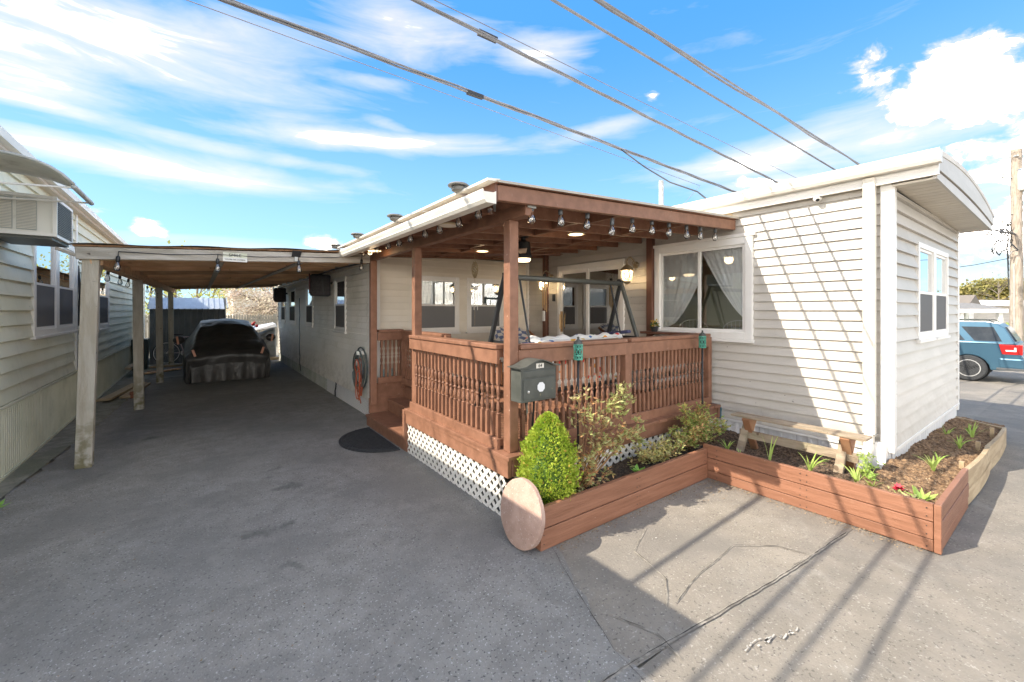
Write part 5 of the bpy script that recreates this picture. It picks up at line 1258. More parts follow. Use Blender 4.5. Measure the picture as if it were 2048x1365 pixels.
# ------------------------------------------------------------------ car under its cover
def at(px, d):
    s = (px-1024)/846*d; return (math.sin(YAW)*d+math.cos(YAW)*s, math.cos(YAW)*d-math.sin(YAW)*s)
CARC = mat('black car cover', (.038, .035, .032), (.055, .050, .045), 2, rough=.36, bump=.5, bscale=9, sheen=.2, stain=((.13, .115, .095), 1.1, .35, .75, .3))
car = thing('covered_car', 'car under a wrinkled black cover parked below the carport', 'car', (.6, 14.8, 0))
def car_sec(v):   # v 0..1 along length -> y, roof height, shoulder z, half width at shoulder, half width at top
    st = [(0, 12.62, .46, .44, .80, .76), (.035, 12.60, .66, .58, .86, .80), (.07, 12.68, .80, .66, .88, .78), (.13, 13.0, .95, .72, .90, .74), (.24, 13.55, 1.16, .80, .91, .68), (.33, 14.05, 1.38, .88, .91, .60),
          (.40, 14.45, 1.46, .90, .91, .58), (.55, 15.1, 1.52, .92, .91, .58), (.70, 15.9, 1.46, .92, .90, .56), (.82, 16.5, 1.18, .88, .88, .62), (.92, 16.9, 1.02, .80, .86, .74), (1, 17.1, .55, .5, .80, .76)]
    for a, b in zip(st[:-1], st[1:]):
        if v <= b[0]:
            t = (v-a[0])/(b[0]-a[0]); return [a[i]+(b[i]-a[i])*t for i in range(1, 6)]
    return st[-1][1:]
def car_pt(a, b):
    y, top, sh, hw, ht = car_sec(b); s = -1 if a < .5 else 1; t = 1-abs(2*a-1)     # t 0 hem .. 1 centre
    if t < .38: q = t/.38; x = hw*(1.0+.02*math.sin(q*3)); z = .03+sh*.93*q
    elif t < .58: q = (t-.38)/.20; x = hw+(ht-hw)*q; z = .03+sh*.93+(top-.07-(.03+sh*.93))*q
    else: q = (t-.58)/.42; x = ht*(1-q); z = top-.07+.07*math.sin(q*math.pi/2)
    p = Vector((.59+s*x, y, z)); w = mn.noise(Vector((p.x*3.2, p.y*1.6, p.z*2.2)))*.028+mn.noise(Vector((p.x*9+3, p.y*6, p.z*4)))*.016
    if z < .78: w += (.020*mn.noise(Vector((p.x*13, p.y*13, p.z*5)))+.010*mn.noise(Vector((p.x*31, p.y*29, p.z*16))))*(1.2-z/.78)
    n = Vector((s*(1 if t < .5 else .2), (-1 if b < .1 else 0), .6 if t > .4 else .1)).normalized()
    return p+n*w
k = MB(); k.grid(72, 90, car_pt)
for e, yy in ((0, 0), (1, 1)):
    k.grid(72, 6, lambda a, b: (lambda P_: Vector((P_.x, P_.y, .02+(P_.z-.02)*(b)))+Vector((0, (-.02 if e == 0 else .02)*math.sin(a*70)*(1-b), 0)))(car_pt(a, e)))
part('cover', k, CARC, car, smooth=True)
for s in (-1, 1):
    mk = MB().sphere((0, 0, 0), .13, 12, 8, (1, 1, .8)); part('mirror_pocket', mk, CARC, car, smooth=True, loc=(.59+s*1.02, 13.72, 1.0))
    RFL = mat('orange reflective strip', (.75, .33, .19), rough=.4)
    part('reflective_strip', MB().bar((.59+s*1.06, 13.60, 1.10), (.59+s*1.03, 13.585, .90), .045, .012, (0, 1, 0)), RFL, car)
    part('reflective_strip', MB().bar((.59+s*.73, 12.57, .82 if s < 0 else .82), (.59+s*.68, 12.555, .66), .05, .012, (0, 1, 0)), RFL, car)

# covered thing and timber beyond the car
TARP = mat('grey tarp', (.12, .13, .12), (.2, .2, .19), 4, rough=.6, bump=.3, bscale=10)
tp = thing('covered_barbecue', 'grey tarp heap with silver top behind the covered car', 'tarp', (1.95, 17.8, 0))
part('tarp', MB().hexa([(1.62, 17.3, 0), (2.22, 17.3, 0), (2.25, 18.1, 0), (1.5, 18.1, 0), (1.66, 17.45, .85), (2.20, 17.45, 1.12), (2.22, 18.0, 1.15), (1.6, 18.0, .9)]), TARP, tp, bevel=.05)
part('silver_top', MB().hexa([(1.42, 17.4, 1.02), (2.25, 17.3, 1.16), (2.25, 18.1, 1.2), (1.4, 18.1, 1.06), (1.5, 17.5, 1.10), (2.2, 17.4, 1.30), (2.2, 18.0, 1.32), (1.45, 18.0, 1.18)]), mat('silver tarp', (.55, .56, .58), (.65, .66, .68), 5, rough=.35), tp, bevel=.03)
tag(part('red_toy', MB().sphere((1.50, 17.3, 1.28), .06).sphere((1.60, 17.25, 1.22), .055).sphere((1.54, 17.3, 1.34), .04), mat('red plastic', (.5, .03, .03), rough=.4), None, smooth=True), 'small red plastic bundle on top of the silver tarp', 'toy')
tag(part('timber_kerb', MB().box(1.3, 2.35, 17.15, 17.28, 0, .10), WDY), 'pale timber lying across the far end of the driveway', 'timber')
# ------------------------------------------------------------------ shed
SHW = mat('dark shed steel', (.115, .13, .135), (.145, .16, .165), 3, rough=.5)
SHR = mat('pale shed roof steel', (.40, .43, .46), (.47, .50, .53), 3, rough=.35, metal=.3)
shd = thing('garden_shed', 'dark ribbed steel garden shed with pale metal roof', 'shed', (-.3, 18.8, 0))
x = -1.32
while x < .72:
    w_ = .158
    part('wall_panel', MB().prism([(x, 18.0, 0), (x+.10, 18.0, 0), (x+.115, 17.975, 0), (x+.148, 17.975, 0), (x+w_-.002, 18.0, 0), (x+w_-.002, 18.02, 0), (x, 18.02, 0)], (0, 0, 1.82)), SHW, shd)
    part('roof_panel', MB().hexa([(x-.03, 17.86, 1.80), (x-.03+w_-.012, 17.86, 1.80), (x-.03+w_-.012, 18.85, 2.19), (x-.03, 18.85, 2.19), (x-.03, 17.86, 1.815), (x-.03+w_-.012, 17.86, 1.815), (x-.03+w_-.012, 18.85, 2.205), (x-.03, 18.85, 2.205)]), SHR, shd)
    part('roof_rib', MB().bar((x-.035, 17.86, 1.82), (x-.035, 18.85, 2.215), .02, .03), SHR, shd)
    x += w_
part('side_wall', MB().box(.70, .73, 18.02, 19.7, 0, 1.82), SHW, shd); part('side_wall', MB().box(-1.32, -1.29, 18.02, 19.7, 0, 1.82), SHW, shd); part('rear_wall', MB().box(-1.32, .73, 19.7, 19.72, 0, 1.82), SHW, shd)
part('rear_roof', MB().hexa([(-1.4, 18.85, 2.19), (.8, 18.85, 2.19), (.8, 19.85, 1.80), (-1.4, 19.85, 1.80), (-1.4, 18.85, 2.2), (.8, 18.85, 2.2), (.8, 19.85, 1.815), (-1.4, 19.85, 1.815)]), SHR, shd)
part('gable', MB().prism([(.71, 17.9, 1.80), (.71, 19.8, 1.80), (.71, 18.85, 2.18)], (.02, 0, 0)), SHW, shd)
part('edge_trim', MB().bar((.78, 17.85, 1.83), (.78, 18.86, 2.22), .03, .05), SHR, shd)
# bicycle
bk = thing('bicycle', 'pale road bicycle leaning before the dark shed', 'bicycle', (-.3, 17.5, 0))
FRM = mat('pale frame paint', (.55, .45, .47), rough=.35); RIM = mat('bright rim', (.75, .74, .72), rough=.3)
wy = 17.45; zc = .40
for cx_ in (-.86, .16):
    w = part('wheel', MB().tube([(cx_+.325*math.cos(i*math.pi/20), wy, zc+.325*math.sin(i*math.pi/20)) for i in range(41)], .012, 6, False), RIM, bk, smooth=True)
    part('tyre', MB().tube([(cx_+.343*math.cos(i*math.pi/20), wy, zc+.343*math.sin(i*math.pi/20)) for i in range(41)], .012, 6, False), RUB, w, smooth=True)
    sp_ = MB()
    for i in range(18): a = i*math.pi/9; sp_.tube([(cx_, wy, zc), (cx_+.32*math.cos(a), wy, zc+.32*math.sin(a))], .0018, 3)
    part('spokes', sp_, ALU, w); part('hub', MB().lathe([(.02, -.04), (.02, .04)], 8, (cx_, wy, zc), (0, 1, 0)), RIM, w)
bb = (-.42, wy, .30+.08); st_ = (-.56, wy, .88); hd = (-.02, wy, .92); hl = (.02, wy, .80)
fm = MB()
for a, b, r_ in ((bb, st_, .016), (bb, hl, .018), (st_, hd, .016), ((-.86, wy, zc), bb, .011), ((-.86, wy, zc), (-.54, wy, .84), .009), (hd, (.06, wy, .72), .018), ((.06, wy, .72), (.16, wy, zc), .011)): fm.tube([a, b], r_, 8)
part('frame', fm, FRM, bk, smooth=True)
part('crankset', MB().lathe([(.09, -.005), (.09, .005)], 18, bb, (0, 1, 0)).bar(bb, (bb[0]+.14, wy-.03, bb[2]-.10), .02, .02), RIM, bk)
part('saddle', MB().hexa([(-.70, wy-.06, .96), (-.44, wy-.02, .97), (-.44, wy+.02, .97), (-.70, wy+.06, .96), (-.70, wy-.05, 1.0), (-.44, wy-.01, .99), (-.44, wy+.01, .99), (-.70, wy+.05, 1.0)]), BLK, bk, bevel=.008)
part('handlebar', MB().tube([(-.03, wy-.2, .96), (-.03, wy, 1.0), (-.03, wy+.2, .96), (.08, wy+.2, .92)], .012, 6), BLK, bk, smooth=True)
# stacked boards and bricks by the neighbour's skirting
lum = [((-1.52, 11.2, .03), (-1.10, 13.4, .03), 'longest pale plank lowest in the heap by the green skirting'), ((-1.44, 11.0, .07), (-1.18, 13.0, .07), 'tilted pale plank topmost of the heap by the green skirting'), ((-1.20, 11.3, .03), (-1.02, 13.2, .03), 'plank against the second carport post base'), ((-1.25, 15.2, .04), (-.5, 15.9, .04), 'reddish board before the dark shed corner')]
for i, (a, b, lb) in enumerate(lum): tag(part('plank', MB().bar(a, b, .16, .035), WDY if i != 3 else WDR), lb, 'plank', 'loose timber by the carport posts')
for i, (x, y, z, lb) in enumerate([(-1.02, 11.35, .03, 'reddish brick on the asphalt beside the second post'), (-1.03, 11.36, .095, 'reddish brick stacked on another beside the second post'), (-1.08, 15.6, .03, 'brick by the third post near the shed')]):
    tag(part('brick', MB().box(x-.10, x+.10, y-.05, y+.05, z-.03, z+.03), mat('old brick', (.25, .10, .06), (.33, .16, .1), 9, rough=.9), bevel=.005), lb, 'brick', 'loose bricks')
for i, (a, b, lb) in enumerate([((-1.25, 16.9, .03), (.9, 17.2, .03), 'board lying under the bicycle wheels'), ((-1.5, 14.7, .25), (-1.40, 16.5, .28), 'board leaning along the green skirting')]): tag(part('plank', MB().bar(a, b, .14, .06), WDY), lb, 'plank', 'loose timber by the carport posts')
tag(part('green_bin', MB().hexa([(-1.60, 16.6, 0), (-1.28, 16.6, 0), (-1.28, 17.2, 0), (-1.60, 17.2, 0), (-1.62, 16.58, .9), (-1.25, 16.58, .9), (-1.25, 17.22, .9), (-1.62, 17.22, .9)]), mat('dark green plastic', (.02, .04, .035), rough=.5), bevel=.01), 'dark green bin tucked between the neighbour corner and shed', 'bin')
# picket fence, building and trees beyond
FNC = mat('weathered picket', (.28, .25, .19), (.36, .33, .26), 5, rough=.9)
fc = thing('picket_fence', 'weathered grey-brown picket fence beyond the parked car', 'fence', (3, 24, 0))
k = MB(); x = -6.
while x < 9: h_ = 1.58+frand(-.03, .03); k.prism([(x, 24, 0), (x+.085, 24, 0), (x+.085, 24, h_-.06), (x+.042, 24, h_), (x, 24, h_-.06)], (0, .02, 0)); x += .11
part('pickets', k, FNC, fc, kind='stuff')
for z in (.4, 1.25): part('rail', MB().box(-6, 9, 24.02, 24.06, z, z+.09), FNC, fc)
for x in range(-6, 10, 3): part('post', MB().box(x-.05, x+.05, 24.02, 24.12, 0, 1.6), FNC, fc)
bl = thing('far_building', 'cream flat-roofed building beyond the picket fence', 'building', (3.5, 42, 0))
CRM = mat('cream render', (.60, .54, .45), (.66, .60, .50), 2, rough=.9)
part('wall', MB().box(2.1, 11, 40, 50, 0, 2.9), CRM, bl); part('roof', MB().box(1.9, 11.2, 39.8, 50.2, 2.9, 3.35), TRIM, bl)
part('door', MB().box(3.1, 5.2, 39.93, 39.998, 0, 2.1), mat('brown door', (.14, .10, .07), rough=.6), bl)
# trees
BARK = mat('grey tree bark', (.16, .13, .10), (.24, .20, .16), 6, rough=.9, bump=.4, bscale=20)
def tree(x, y, h, r, m, label, seed=1, nleaf=900, ls=.22, cat='tree', limbs=9, z0=0., low=.35, name='tree', flat=.8, tr=.02):
    rnd = random.Random(seed); t = thing(name, label, cat, (x, y, z0))
    k = MB(); kl = MB(); top = Vector((x+rnd.uniform(-.3, .3), y, z0+h*.8)); base = Vector((x, y, z0))
    trunk = [base.lerp(top, i/7)+Vector((rnd.uniform(-.02, .02)*h, rnd.uniform(-.02, .02)*h, 0)) for i in range(8)]; trunk[0] = base
    k.tube(trunk, [h*tr*(1-.75*i/7) for i in range(8)], 7)
    tips = []
    for i in range(limbs):
        f = low+(1-low)*rnd.random(); p = trunk[min(7, int(f*7))]; a = rnd.uniform(0, 6.28); L = r*rnd.uniform(.6, 1.05)
        q = p+Vector((math.cos(a)*L, math.sin(a)*L, h*rnd.uniform(.08, .26))); mid = (p+q)/2+Vector((0, 0, h*.03))
        k.tube([p, mid, q], [h*tr*.35, h*tr*.22, h*tr*.07], 5); tips += [q, mid]
        for j in range(5):
            s_ = mid.lerp(q, rnd.random()); e = s_+Vector((rnd.uniform(-.4, .4)*r, rnd.uniform(-.4, .4)*r, rnd.uniform(.0, .18)*h)); k.tube([s_, e], [h*tr*.10, h*tr*.03], 4); tips.append(e)
    part('trunk', k, BARK, t, smooth=True)
    for i in range(nleaf):
        c = rnd.choice(tips); g = Vector((rnd.gauss(0, .20*r), rnd.gauss(0, .20*r), rnd.gauss(0, .14*r*flat))); p = c+g
        d = Vector((rnd.uniform(-1, 1), rnd.uniform(-1, 1), rnd.uniform(-.6, 1))).normalized(); leaf(kl, p, d, ls*rnd.uniform(.5, 1.3), .6)
    part('crown', kl, m, t, fix=False); return t
SPR = translucent(mat('spring leaf', (.34, .38, .07), (.50, .48, .14), 1.2, 3, rough=.7), .4)
SPR2 = translucent(mat('olive leaf', (.24, .24, .07), (.38, .32, .11), .8, 4, rough=.7), .35)
BLS = translucent(mat('pale blossom', (.55, .44, .36), (.62, .56, .42), 1.5, 3, rough=.8), .4)
for i, (px_, d, h, r, n_, m_, lb) in enumerate([(352, 36, 7.5, 2.6, 240, SPR, 'sparse spring tree behind the left end of the shed'), (395, 44, 8.5, 3, 420, SPR, 'thin spring tree over the middle of the shed roof'), (428, 38, 6.5, 2.8, 1100, SPR, 'fuller yellow-green tree over the right of the shed'),
      (462, 52, 8.5, 3.6, 1200, SPR, 'yellow-green tree left of the cream building'), (530, 56, 7.5, 4, 1400, SPR2, 'olive tree rising behind the cream building'), (600, 60, 7, 4, 900, SPR, 'spring tree hidden mostly by the driveway wall'), (300, 48, 8, 3, 400, SPR, 'sparse tree beyond the neighbour corner')]):
    x, y = at(px_, d); tree(x, y, h, r, m_, lb, 40+i, n_, .34, low=.3)
x, y = at(522, 27); tree(x, y, 3.3, 1.7, BLS, 'pale blossoming tree just beyond the picket fence', 71, 3600, .17, limbs=26, low=.1, flat=1.2)
x, y = at(560, 26); tree(x, y, 3.0, 1.5, BLS, 'blossoming shrub beside the end of the driveway wall', 72, 2600, .17, limbs=20, low=.1, flat=1.2, cat='shrub', name='blossom_shrub')
# hedge backdrop
def mass(pts, label, m, n=6000, ls=.35, zl=0.):
    k = MB()
    for i in range(n):
        a = random.random()*(len(pts)-1); j = int(a); f = a-j; p = Vector(pts[j]).lerp(Vector(pts[j+1]), f); h_ = p.z
        zz = zl+(h_-zl)*random.random()**.6*(1+.10*mn.noise(Vector((p.x*.35, p.y*.35, 0)))*2); q = Vector((p.x+frand(-2, 2), p.y+frand(-2, 2), zz))
        leaf(k, q, Vector((frand(-1, 1), frand(-1, 1), frand(-.4, 1))), ls*frand(.5, 1.3), .7)
    return tag(part('tree_mass', k, m, fix=False), label, 'trees', kind='stuff')
mass([(*at(250, 75), 3.2), (*at(420, 75), 3.6), (*at(600, 75), 3.4)], 'far low band of spring trees beyond the shed', SPR, 4200, .4)

# ------------------------------------------------------------------ right hand side beyond the end wall
mass([(*at(1870, 62), 5.2), (*at(1920, 62), 5.2), (*at(1960, 62), 6.0), (*at(2010, 60), 6.4), (*at(2060, 60), 5.8), (*at(2200, 60), 5.5), (*at(2500, 60), 5.5)], 'olive brown belt of trees behind the white houses at right', SPR2, 15000, .42, .5)
x, y = at(1996, 52); tree(x, y, 6.6, 3.0, SPR2, 'open-crowned tree rising above the olive tree belt', 81, 420, .16, low=.5, limbs=12)
wh = thing('white_bungalow', 'long low white clapboard home beyond the street pole', 'house', (30, 8, -.19))
a0 = Vector((*at(1925, 27), 0)); a1 = Vector((*at(2200, 27), 0)); dd = (a1-a0).normalized(); nn = Vector((dd.y, -dd.x, 0)); nn = nn if nn.dot(a0) < 0 else -nn
PW = lambda u, z, k=0.: a0+dd*u+nn*k+Vector((0, 0, z))
L_ = (a1-a0).length
z_ = .35; wl = part('wall', MB().pbox(PW, 0, L_, -.2, .35, -.1, 0), TRIM, wh)
while z_ < 2.05: part('siding_board', MB().pbox(PW, 0, L_, z_, z_+.19, -.1, .0+.012), SID, wl); z_ += .2
part('roof', MB().hexa([PW(-.4, 2.06, -6), PW(L_+.4, 2.06, -6), PW(L_+.4, 2.06, .4), PW(-.4, 2.06, .4), PW(-.4, 2.50, -6), PW(L_+.4, 2.50, -6), PW(L_+.4, 2.42, .35), PW(-.4, 2.42, .35)]), TRIM, wh)
part('side_wall', MB().pbox(PW, 0, .1, -.2, 2.05, -6, -.11), SID, wh)
part('door', MB().pbox(PW, 3.2, 4.1, 0, 1.9, .0, .03), mat('pinkish door', (.40, .30, .26), rough=.6), wh)
cq = thing('white_carport', 'white carport with grey shingle roof across the side street', 'carport', (23, 9, -.19))
b0 = Vector((*at(1860, 20), 0)); b1 = Vector((*at(2005, 19.2), 0)); dv = (b1-b0).normalized(); nv_ = Vector((-dv.y, dv.x, 0)); nv_ = nv_ if nv_.dot(b0) > 0 else -nv_
Q = lambda u, z, k=0.: b0+dv*u+nv_*k+Vector((0, 0, z)); LQ = (b1-b0).length
part('roof', MB().hexa([Q(-.2, 1.80, -.3), Q(LQ, 1.80, -.3), Q(LQ+.5, 2.14, 3), Q(-.2, 2.14, 3), Q(-.2, 1.84, -.3), Q(LQ, 1.84, -.3), Q(LQ+.5, 2.18, 3), Q(-.2, 2.18, 3)]), mat('grey shingle', (.16, .155, .145), (.22, .21, .2), 9, rough=.9), cq)
part('fascia', MB().hexa([Q(-.2, 1.66, -.33), Q(LQ, 1.66, -.33), Q(LQ, 1.66, -.28), Q(-.2, 1.66, -.28), Q(-.2, 1.83, -.33), Q(LQ, 1.83, -.33), Q(LQ, 1.83, -.28), Q(-.2, 1.83, -.28)]), TRIM, cq)
for u, kk in ((LQ-.25, -.2), (LQ+.25, 2.8), (1.0, -.2), (1.0, 2.8)): part('post', MB().hexa([Q(u, -.2, kk), Q(u+.15, -.2, kk), Q(u+.15, -.2, kk+.15), Q(u, -.2, kk+.15), Q(u, 1.75, kk), Q(u+.15, 1.75, kk), Q(u+.15, 1.75, kk+.15), Q(u, 1.75, kk+.15)]), TRIM, cq)
for j, (px_, d) in enumerate([(1972, 21), (2030, 21.5), (2046, 18.5)]):
    x, y = at(px_, d); k = leafblob((x, y, .45), .9, 1500, .11, (1.2, 1.2, .75)); tag(part('bush', k, BRG if j != 1 else GRL, fix=False), ['bright green bush beneath the white carport roof', 'green bush right of the white carport post', 'tall green bush at the foot of the street pole'][j], 'bush')
yx, yy = at(1936, 23); gh = thing('small_gabled_home', 'small gable roof peeking over the white carport', 'house', (yx, yy, 0))
part('wall', MB().box(yx-2, yx+2, yy, yy+4, -.2, 2.0), TRIM, gh)
part('roof', MB().prism([(yx-2.6, yy-.3, 2.0), (yx+2.2, yy-.3, 2.0), (yx-.2, yy-.3, 2.6)], (0, 4.5, 0)), mat('brown shingle', (.2, .17, .14), rough=.9), gh)

# street pole with transformer
px0, py0 = at(2033, 16.9); GP = -.19
pole = thing('utility_pole', 'tall weathered wooden utility pole with grey transformer', 'utility pole', (px0, py0, GP))
part('pole', MB().tube([(px0, py0, GP), (px0, py0, 3), (px0, py0, 8.2)], [.20, .18, .155], 14), mat('pole wood', (.28, .23, .18), (.40, .34, .28), 3, rough=.9, bump=.4, bscale=10, stretch=(7, 7, 1), stain=((.08, .07, .06), 3, .52, .7, .6)), pole, smooth=True, auto=True)
tx, ty = at(2060, 16.6)
tr_ = part('transformer', MB().lathe([(.05, 7.42), (.30, 7.36), (.33, 7.30), (.33, 6.58), (.28, 6.50), (.05, 6.49)], 20, (tx, ty, 0)), mat('transformer grey', (.60, .60, .56), rough=.4), pole, smooth=True, auto=True)
part('lid', MB().lathe([(.345, 7.30), (.345, 7.335)], 20, (tx, ty, 0)), ALU, tr_)
part('insulator', MB().lathe([(.05, 7.4), (.04, 7.45), (.06, 7.5), (.035, 7.55), (.05, 7.6), (.02, 7.65)], 8, (tx, ty, 0)), GRYL, tr_)
part('crossarm', MB().bar((px0-.25, py0-.05, 7.9), (px0+.2, py0+.3, 7.95), .06, .06), GRYL, pole)
part('bracket', MB().bar((px0, py0, 7.1), (px0-.32, py0+.35, 7.05), .05, .05), GRYL, pole)
part('insulator', MB().lathe([(.04, 0), (.06, .05), (.03, .1), (.055, .14), (.02, .2)], 8, (px0-.30, py0+.34, 7.08)), GRYL, pole)
k = MB(); rr = random.Random(9)
for i in range(8):
    z = 4.3+rr.random()*1.1; a = rr.uniform(0, 6.28); p = Vector((px0-.2, py0+.2, z)); pts = [p]
    for j in range(6): pts.append(pts[-1]+Vector((rr.uniform(-.18, .14), rr.uniform(-.12, .18), rr.uniform(-.22, .2))))
    k.tube(pts, .024, 4, False)
for i in range(7):
    x0 = px0-.14+.03*i; k.tube([(x0, py0+.2, 5.3-i*.1), (x0-.06*math.sin(i), py0+.24, 4.2), (x0+.05, py0+.2, 2.6+i*.25)], .014, 4, False)
part('cable_tangle', k, BLK, pole)
part('drop_conduit', MB().tube([(px0-.19, py0+.05, 3.6), (px0-.2, py0+.05, .2)], .02, 6), GRYL, pole)
# overhead wires
def wire(name, label, pxs, Y0s, r, west=-34, tail=None, m=None, cat='wire', strands=1, wob=0.):
    """pxs: two points of the sky line; Y0s: its distance at each"""
    P_ = []
    for (x, y), yy in zip(pxs, Y0s):
        a = (x-1024)/846; b = (622-y)/846; ry = math.cos(YAW)-a*math.sin(YAW); rx = math.sin(YAW)+a*math.cos(YAW); t = yy/ry; P_.append(Vector((rx*t, yy, 1.75+b*t)))
    A, B = P_; d = (B-A)/(B.x-A.x); W0 = A+d*(west-A.x); W0.z = max(W0.z, 4.5)+.8
    E0 = tail or Vector((px0, py0, 4.8)); pts = []
    for i in range(9): t = i/8; p = W0.lerp(A, t); p.z -= .5*t*(1-t)*0; pts.append(p)
    n_ = max(2, len(pxs))
    for i in range(1, 13): t = i/12; pts.append(A.lerp(B, t))
    for i in range(1, 9): t = i/8; p = B.lerp(E0, t); pts.append(p)
    root = thing(name, label, cat, tuple(A))
    for s in range(strands):
        ph = s*2.1; q = [p+Vector((0, math.sin(i*1.3+ph)*wob, math.cos(i*1.3+ph)*wob)) for i, p in enumerate(pts)]
        part('strand', MB().tube(q, r, 6), m or mat('cable grey', (.20, .20, .21), (.27, .27, .28), 5, rough=.6), root, smooth=True)
    return root, P_
CBL = mat('cable black', (.035, .037, .04), rough=.6)
wire('cable_bundle', 'thick grey cable bundle crossing above the porch roof corner', [(450, 0), (1475, 386)], (4.75, 4.95), .012, strands=3, wob=.020)
wire('cable_bundle', 'second thick cable crossing the sky above the porch', [(830, 0), (1560, 368)], (3.75, 4.0), .012, strands=3, wob=.012)
wire('power_line', 'single dark wire between the second bundle and the twisted pair', [(1105, 0), (1675, 343)], (3.05, 3.1), .016)
wire('power_line', 'upper strand of the two close wires nearest the house end', [(1200, 0), (1722, 331)], (2.74, 2.76), .014)
wire('power_line', 'lower wavy strand of the two wires nearest the house end', [(1222, 22), (1716, 329)], (2.36, 2.38), .013, wob=.012)
wire('power_line', 'thin wire close beneath the second thick cable', [(868, 0), (1600, 360)], (3.7, 3.9), .005)
wire('power_line', 'lowest thin wire curving across the left of the sky', [(372, 0), (1400, 372)], (6.2, 6.4), .006, tail=Vector((9, 6.5, 3.4)))
def ray_at(x, y, Y0):
    a = (x-1024)/846; b = (622-y)/846; ry = math.cos(YAW)-a*math.sin(YAW); rx = math.sin(YAW)+a*math.cos(YAW); t = Y0/ry; return (rx*t, Y0, 1.75+b*t)
tag(part('service_drop', MB().tube([ray_at(1240, 298, 4.88), ray_at(1290, 335, 4.6), ray_at(1340, 365, 4.2), ray_at(1395, 384, 3.6), (5.33, 2.93, 3.20)], .011, 6), CBL, None, smooth=True), 'dark service wire drooping from the bundle to the gutter', 'wire')
clip = MB()
for (x, y, Y0) in ((950, 190, 4.8), (975, 73, 3.85)): p = Vector(ray_at(x, y, Y0)); clip.bar(p-Vector((.12, 0, 0)), p+Vector((.12, 0, .0)), .05, .05)
tag(part('cable_clamp', clip, CBL), 'dark splice clamps on the overhead cables above the porch', 'clamp', kind='stuff')
for i, (z, dx, dy) in enumerate([(4.6, -14, 9), (4.9, -16, 10.5), (5.6, -18, 10), (3.9, -13, 10), (5.3, 6, -8), (4.4, 6, -9), (6.4, 5, -8)]):
    E1_ = Vector((px0+dx, py0+dy, z+(.2 if i < 3 else .8))); A = Vector((px0, py0, z)); pts = [A.lerp(E1_, t/10)-Vector((0, 0, (1.1 if i == 3 else .5)*4*(t/10)*(1-t/10))) for t in range(11)]
    tag(part('branch_wire', MB().tube(pts, .025 if i < 2 else .014, 5), CBL), ['upper of the two thick cables left of the utility pole', 'lower of the two thick cables left of the utility pole', 'wire reaching the pole below its transformer', 'slack wire sagging low to the left of the pole', 'wire leaving the pole toward the right edge', 'lower wire leaving the pole toward the right edge', 'high wire leaving the pole past the transformer'][i], 'wire')

# ------------------------------------------------------------------ blue car
CARB = mat('metallic blue paint', (.06, .135, .20), (.065, .145, .21), 2, rough=.28, metal=.45)
sv = thing('parked_suv', 'blue sport utility car parked beyond the end wall', 'car', (17.3, 3.1, -.19))
CX, CY, CZ = 17.18, .98, -.19
def sp(x, y, z): return (CX+x, CY+y, CZ+z)
def arch(c, r, n=9): return [(c+r*math.cos(math.pi*i/n), .33+r*math.sin(math.pi*i/n)*.98) for i in range(n+1)]
out = [(.03, .36), (.0, .50), (-.02, .62), (-.02, .74), (.04, .80), (.07, 1.08), (1.0, 1.10), (3.3, 1.06), (3.45, 1.03), (4.28, .92), (4.40, .75), (4.42, .5), (4.36, .32)]
pts = out+arch(3.52, .40)+[(3.05, .28), (1.40, .28)]+arch(.95, .40)
k = MB()
def sideX(z): return .0+.05*max(0, (z-.75))*.6+.04*max(0, .5-z)
k.prism([sp(sideX(z) if False else .02, y, z) for y, z in pts], (1.76, 0, 0))
part('body', k, CARB, sv, bevel=.035, auto=False)
gh_ = [(.10, 1.06), (.30, 1.48), (.42, 1.58), (.65, 1.63), (2.1, 1.63), (2.45, 1.56), (3.25, 1.05)]
k = MB()
def tx_(z): return .022+.17*(z-1.05)/.58*.75
L1 = [sp(tx_(z), y, z) for y, z in gh_]; R1 = [sp(1.80-tx_(z), y, z) for y, z in gh_]; n = len(gh_)
k.add(L1+R1, [tuple(range(n)), tuple(range(2*n-1, n-1, -1))]+[(i, (i+1) % n, n+(i+1) % n, n+i) for i in range(n)])
part('cabin', k, CARB, sv, bevel=.02)
WGL = mat('tinted car glass', (.03, .035, .04), (.05, .055, .06), 3, rough=.08)
def wpoly(yz, off=.006): return [sp(tx_(z)-off, y, z) for y, z in yz]
def win_(yz, nm='side_window'):
    a = wpoly(yz, .008); k = MB().prism(a, (.012, 0, 0)); return part(nm, k, WGL, sv)
win_([(.34, 1.12), (.84, 1.12), (1.10, 1.50), (.50, 1.50)]); win_([(1.02, 1.12), (1.92, 1.12), (1.92, 1.52), (1.28, 1.52)]); win_([(2.0, 1.12), (2.95, 1.12), (2.42, 1.50), (2.0, 1.52)])
part('rear_window', MB().hexa([sp(.28, .09, 1.12), sp(1.52, .09, 1.12), sp(1.52, .14, 1.12), sp(.28, .14, 1.12), sp(.36, .275, 1.50), sp(1.44, .275, 1.50), sp(1.44, .32, 1.50), sp(.36, .32, 1.50)]), WGL, sv)
part('seam', MB().box(CX+.012, CX+.022, CY+1.30, CY+1.306, CZ+.42, CZ+1.06), BLK, sv); part('seam', MB().box(CX+.012, CX+.022, CY+2.2, CY+2.206, CZ+.3, CZ+1.06), BLK, sv)
part('belt_line', MB().box(CX+.010, CX+.022, CY+.10, CY+3.2, CZ+1.055, CZ+1.065), BLK, sv)
part('bumper', MB().box(CX-.005, CX+1.805, CY-.05, CY+.40, CZ+.40, CZ+.68), CARB, sv, bevel=.04)
part('bumper_trim', MB().box(CX-.010, CX+1.81, CY-.055, CY+.44, CZ+.36, CZ+.42), mat('grey plastic', (.08, .085, .09), rough=.6), sv, bevel=.01)
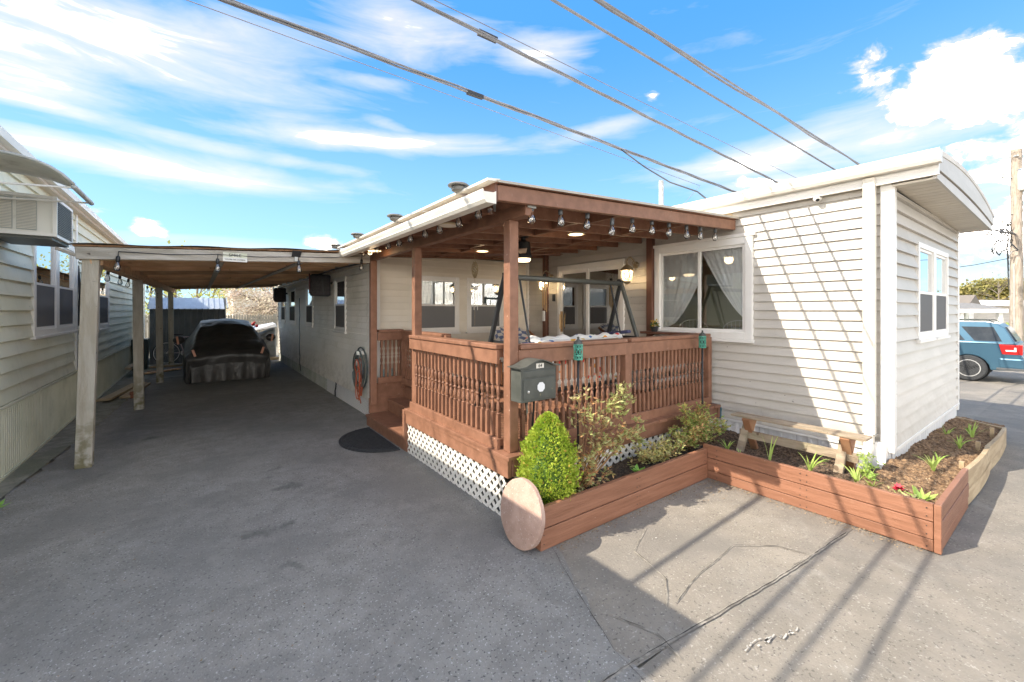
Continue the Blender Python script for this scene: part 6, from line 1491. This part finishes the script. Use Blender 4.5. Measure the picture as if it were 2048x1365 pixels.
tl = part('tail_light', MB().prism([sp(.008, y, z) for y, z in [(.03, .78), (.34, .78), (.40, 1.04), (.05, 1.04)]], (.06, 0, 0)), mat('red lens', (.45, .02, .02), rough=.15), sv, bevel=.01)
part('clear_lens', MB().prism([sp(.004, y, z) for y, z in [(.09, .86), (.27, .86), (.28, .90), (.13, .90), (.13, .97), (.09, .97)]], (.05, 0, 0)), mat('clear lens', (.75, .70, .68), rough=.15), tl)
part('rear_light', MB().box(CX+.03, CX+.2, CY-.01, CY+.06, CZ+.78, CZ+1.04), MATS['red lens'], sv)
part('roof_rail', MB().tube([sp(.28, .5, 1.62), sp(.28, .6, 1.68), sp(.28, 2.0, 1.69), sp(.28, 2.15, 1.63)], .015, 6), GRYM, sv); part('roof_rail', MB().tube([sp(1.52, .5, 1.62), sp(1.52, .6, 1.68), sp(1.52, 2.0, 1.69), sp(1.52, 2.15, 1.63)], .015, 6), GRYM, sv)
part('door_handle', MB().box(CX+.0, CX+.03, CY+1.42, CY+1.60, CZ+.93, CZ+.96), CARB, sv, bevel=.006)
for wy_ in (.95, 3.52):
    for wx in (.10, 1.70):
        s = -1 if wx < 1 else 1; c_ = sp(wx, wy_, .355)
        w = part('wheel', MB().lathe([(.22, -.11), (.33, -.105), (.355, -.08), (.355, .08), (.33, .105), (.22, .11)], 28, c_, (s, 0, 0)), RUB, sv, smooth=True, auto=True)
        r_ = MB().lathe([(.235, .06), (.235, .112), (.215, .112), (.205, .07)], 28, c_, (s, 0, 0))
        part('rim', r_, mat('alloy', (.55, .55, .54), rough=.3, metal=.5), w, smooth=True, auto=True)
        part('hub_disc', MB().lathe([(.21, .055), (.21, .06), (.01, .061)], 20, c_, (s, 0, 0)), BLK, w)
        for j in range(5):
            a = j*2*math.pi/5+.3; c0 = Vector(c_)+Vector((s*.095, 0, 0)); part('spoke', MB().bar(c0, c0+Vector((0, math.cos(a)*.215, math.sin(a)*.215)), .03, .085, (0, -math.sin(a), math.cos(a))), mat('alloy', (.55, .55, .54), rough=.3, metal=.5), w)
    part('wheel_well', MB().lathe([(.38, -.2), (.38, -.02)], 20, sp(.25, wy_, .34), (-1, 0, 0)), DARK, sv)
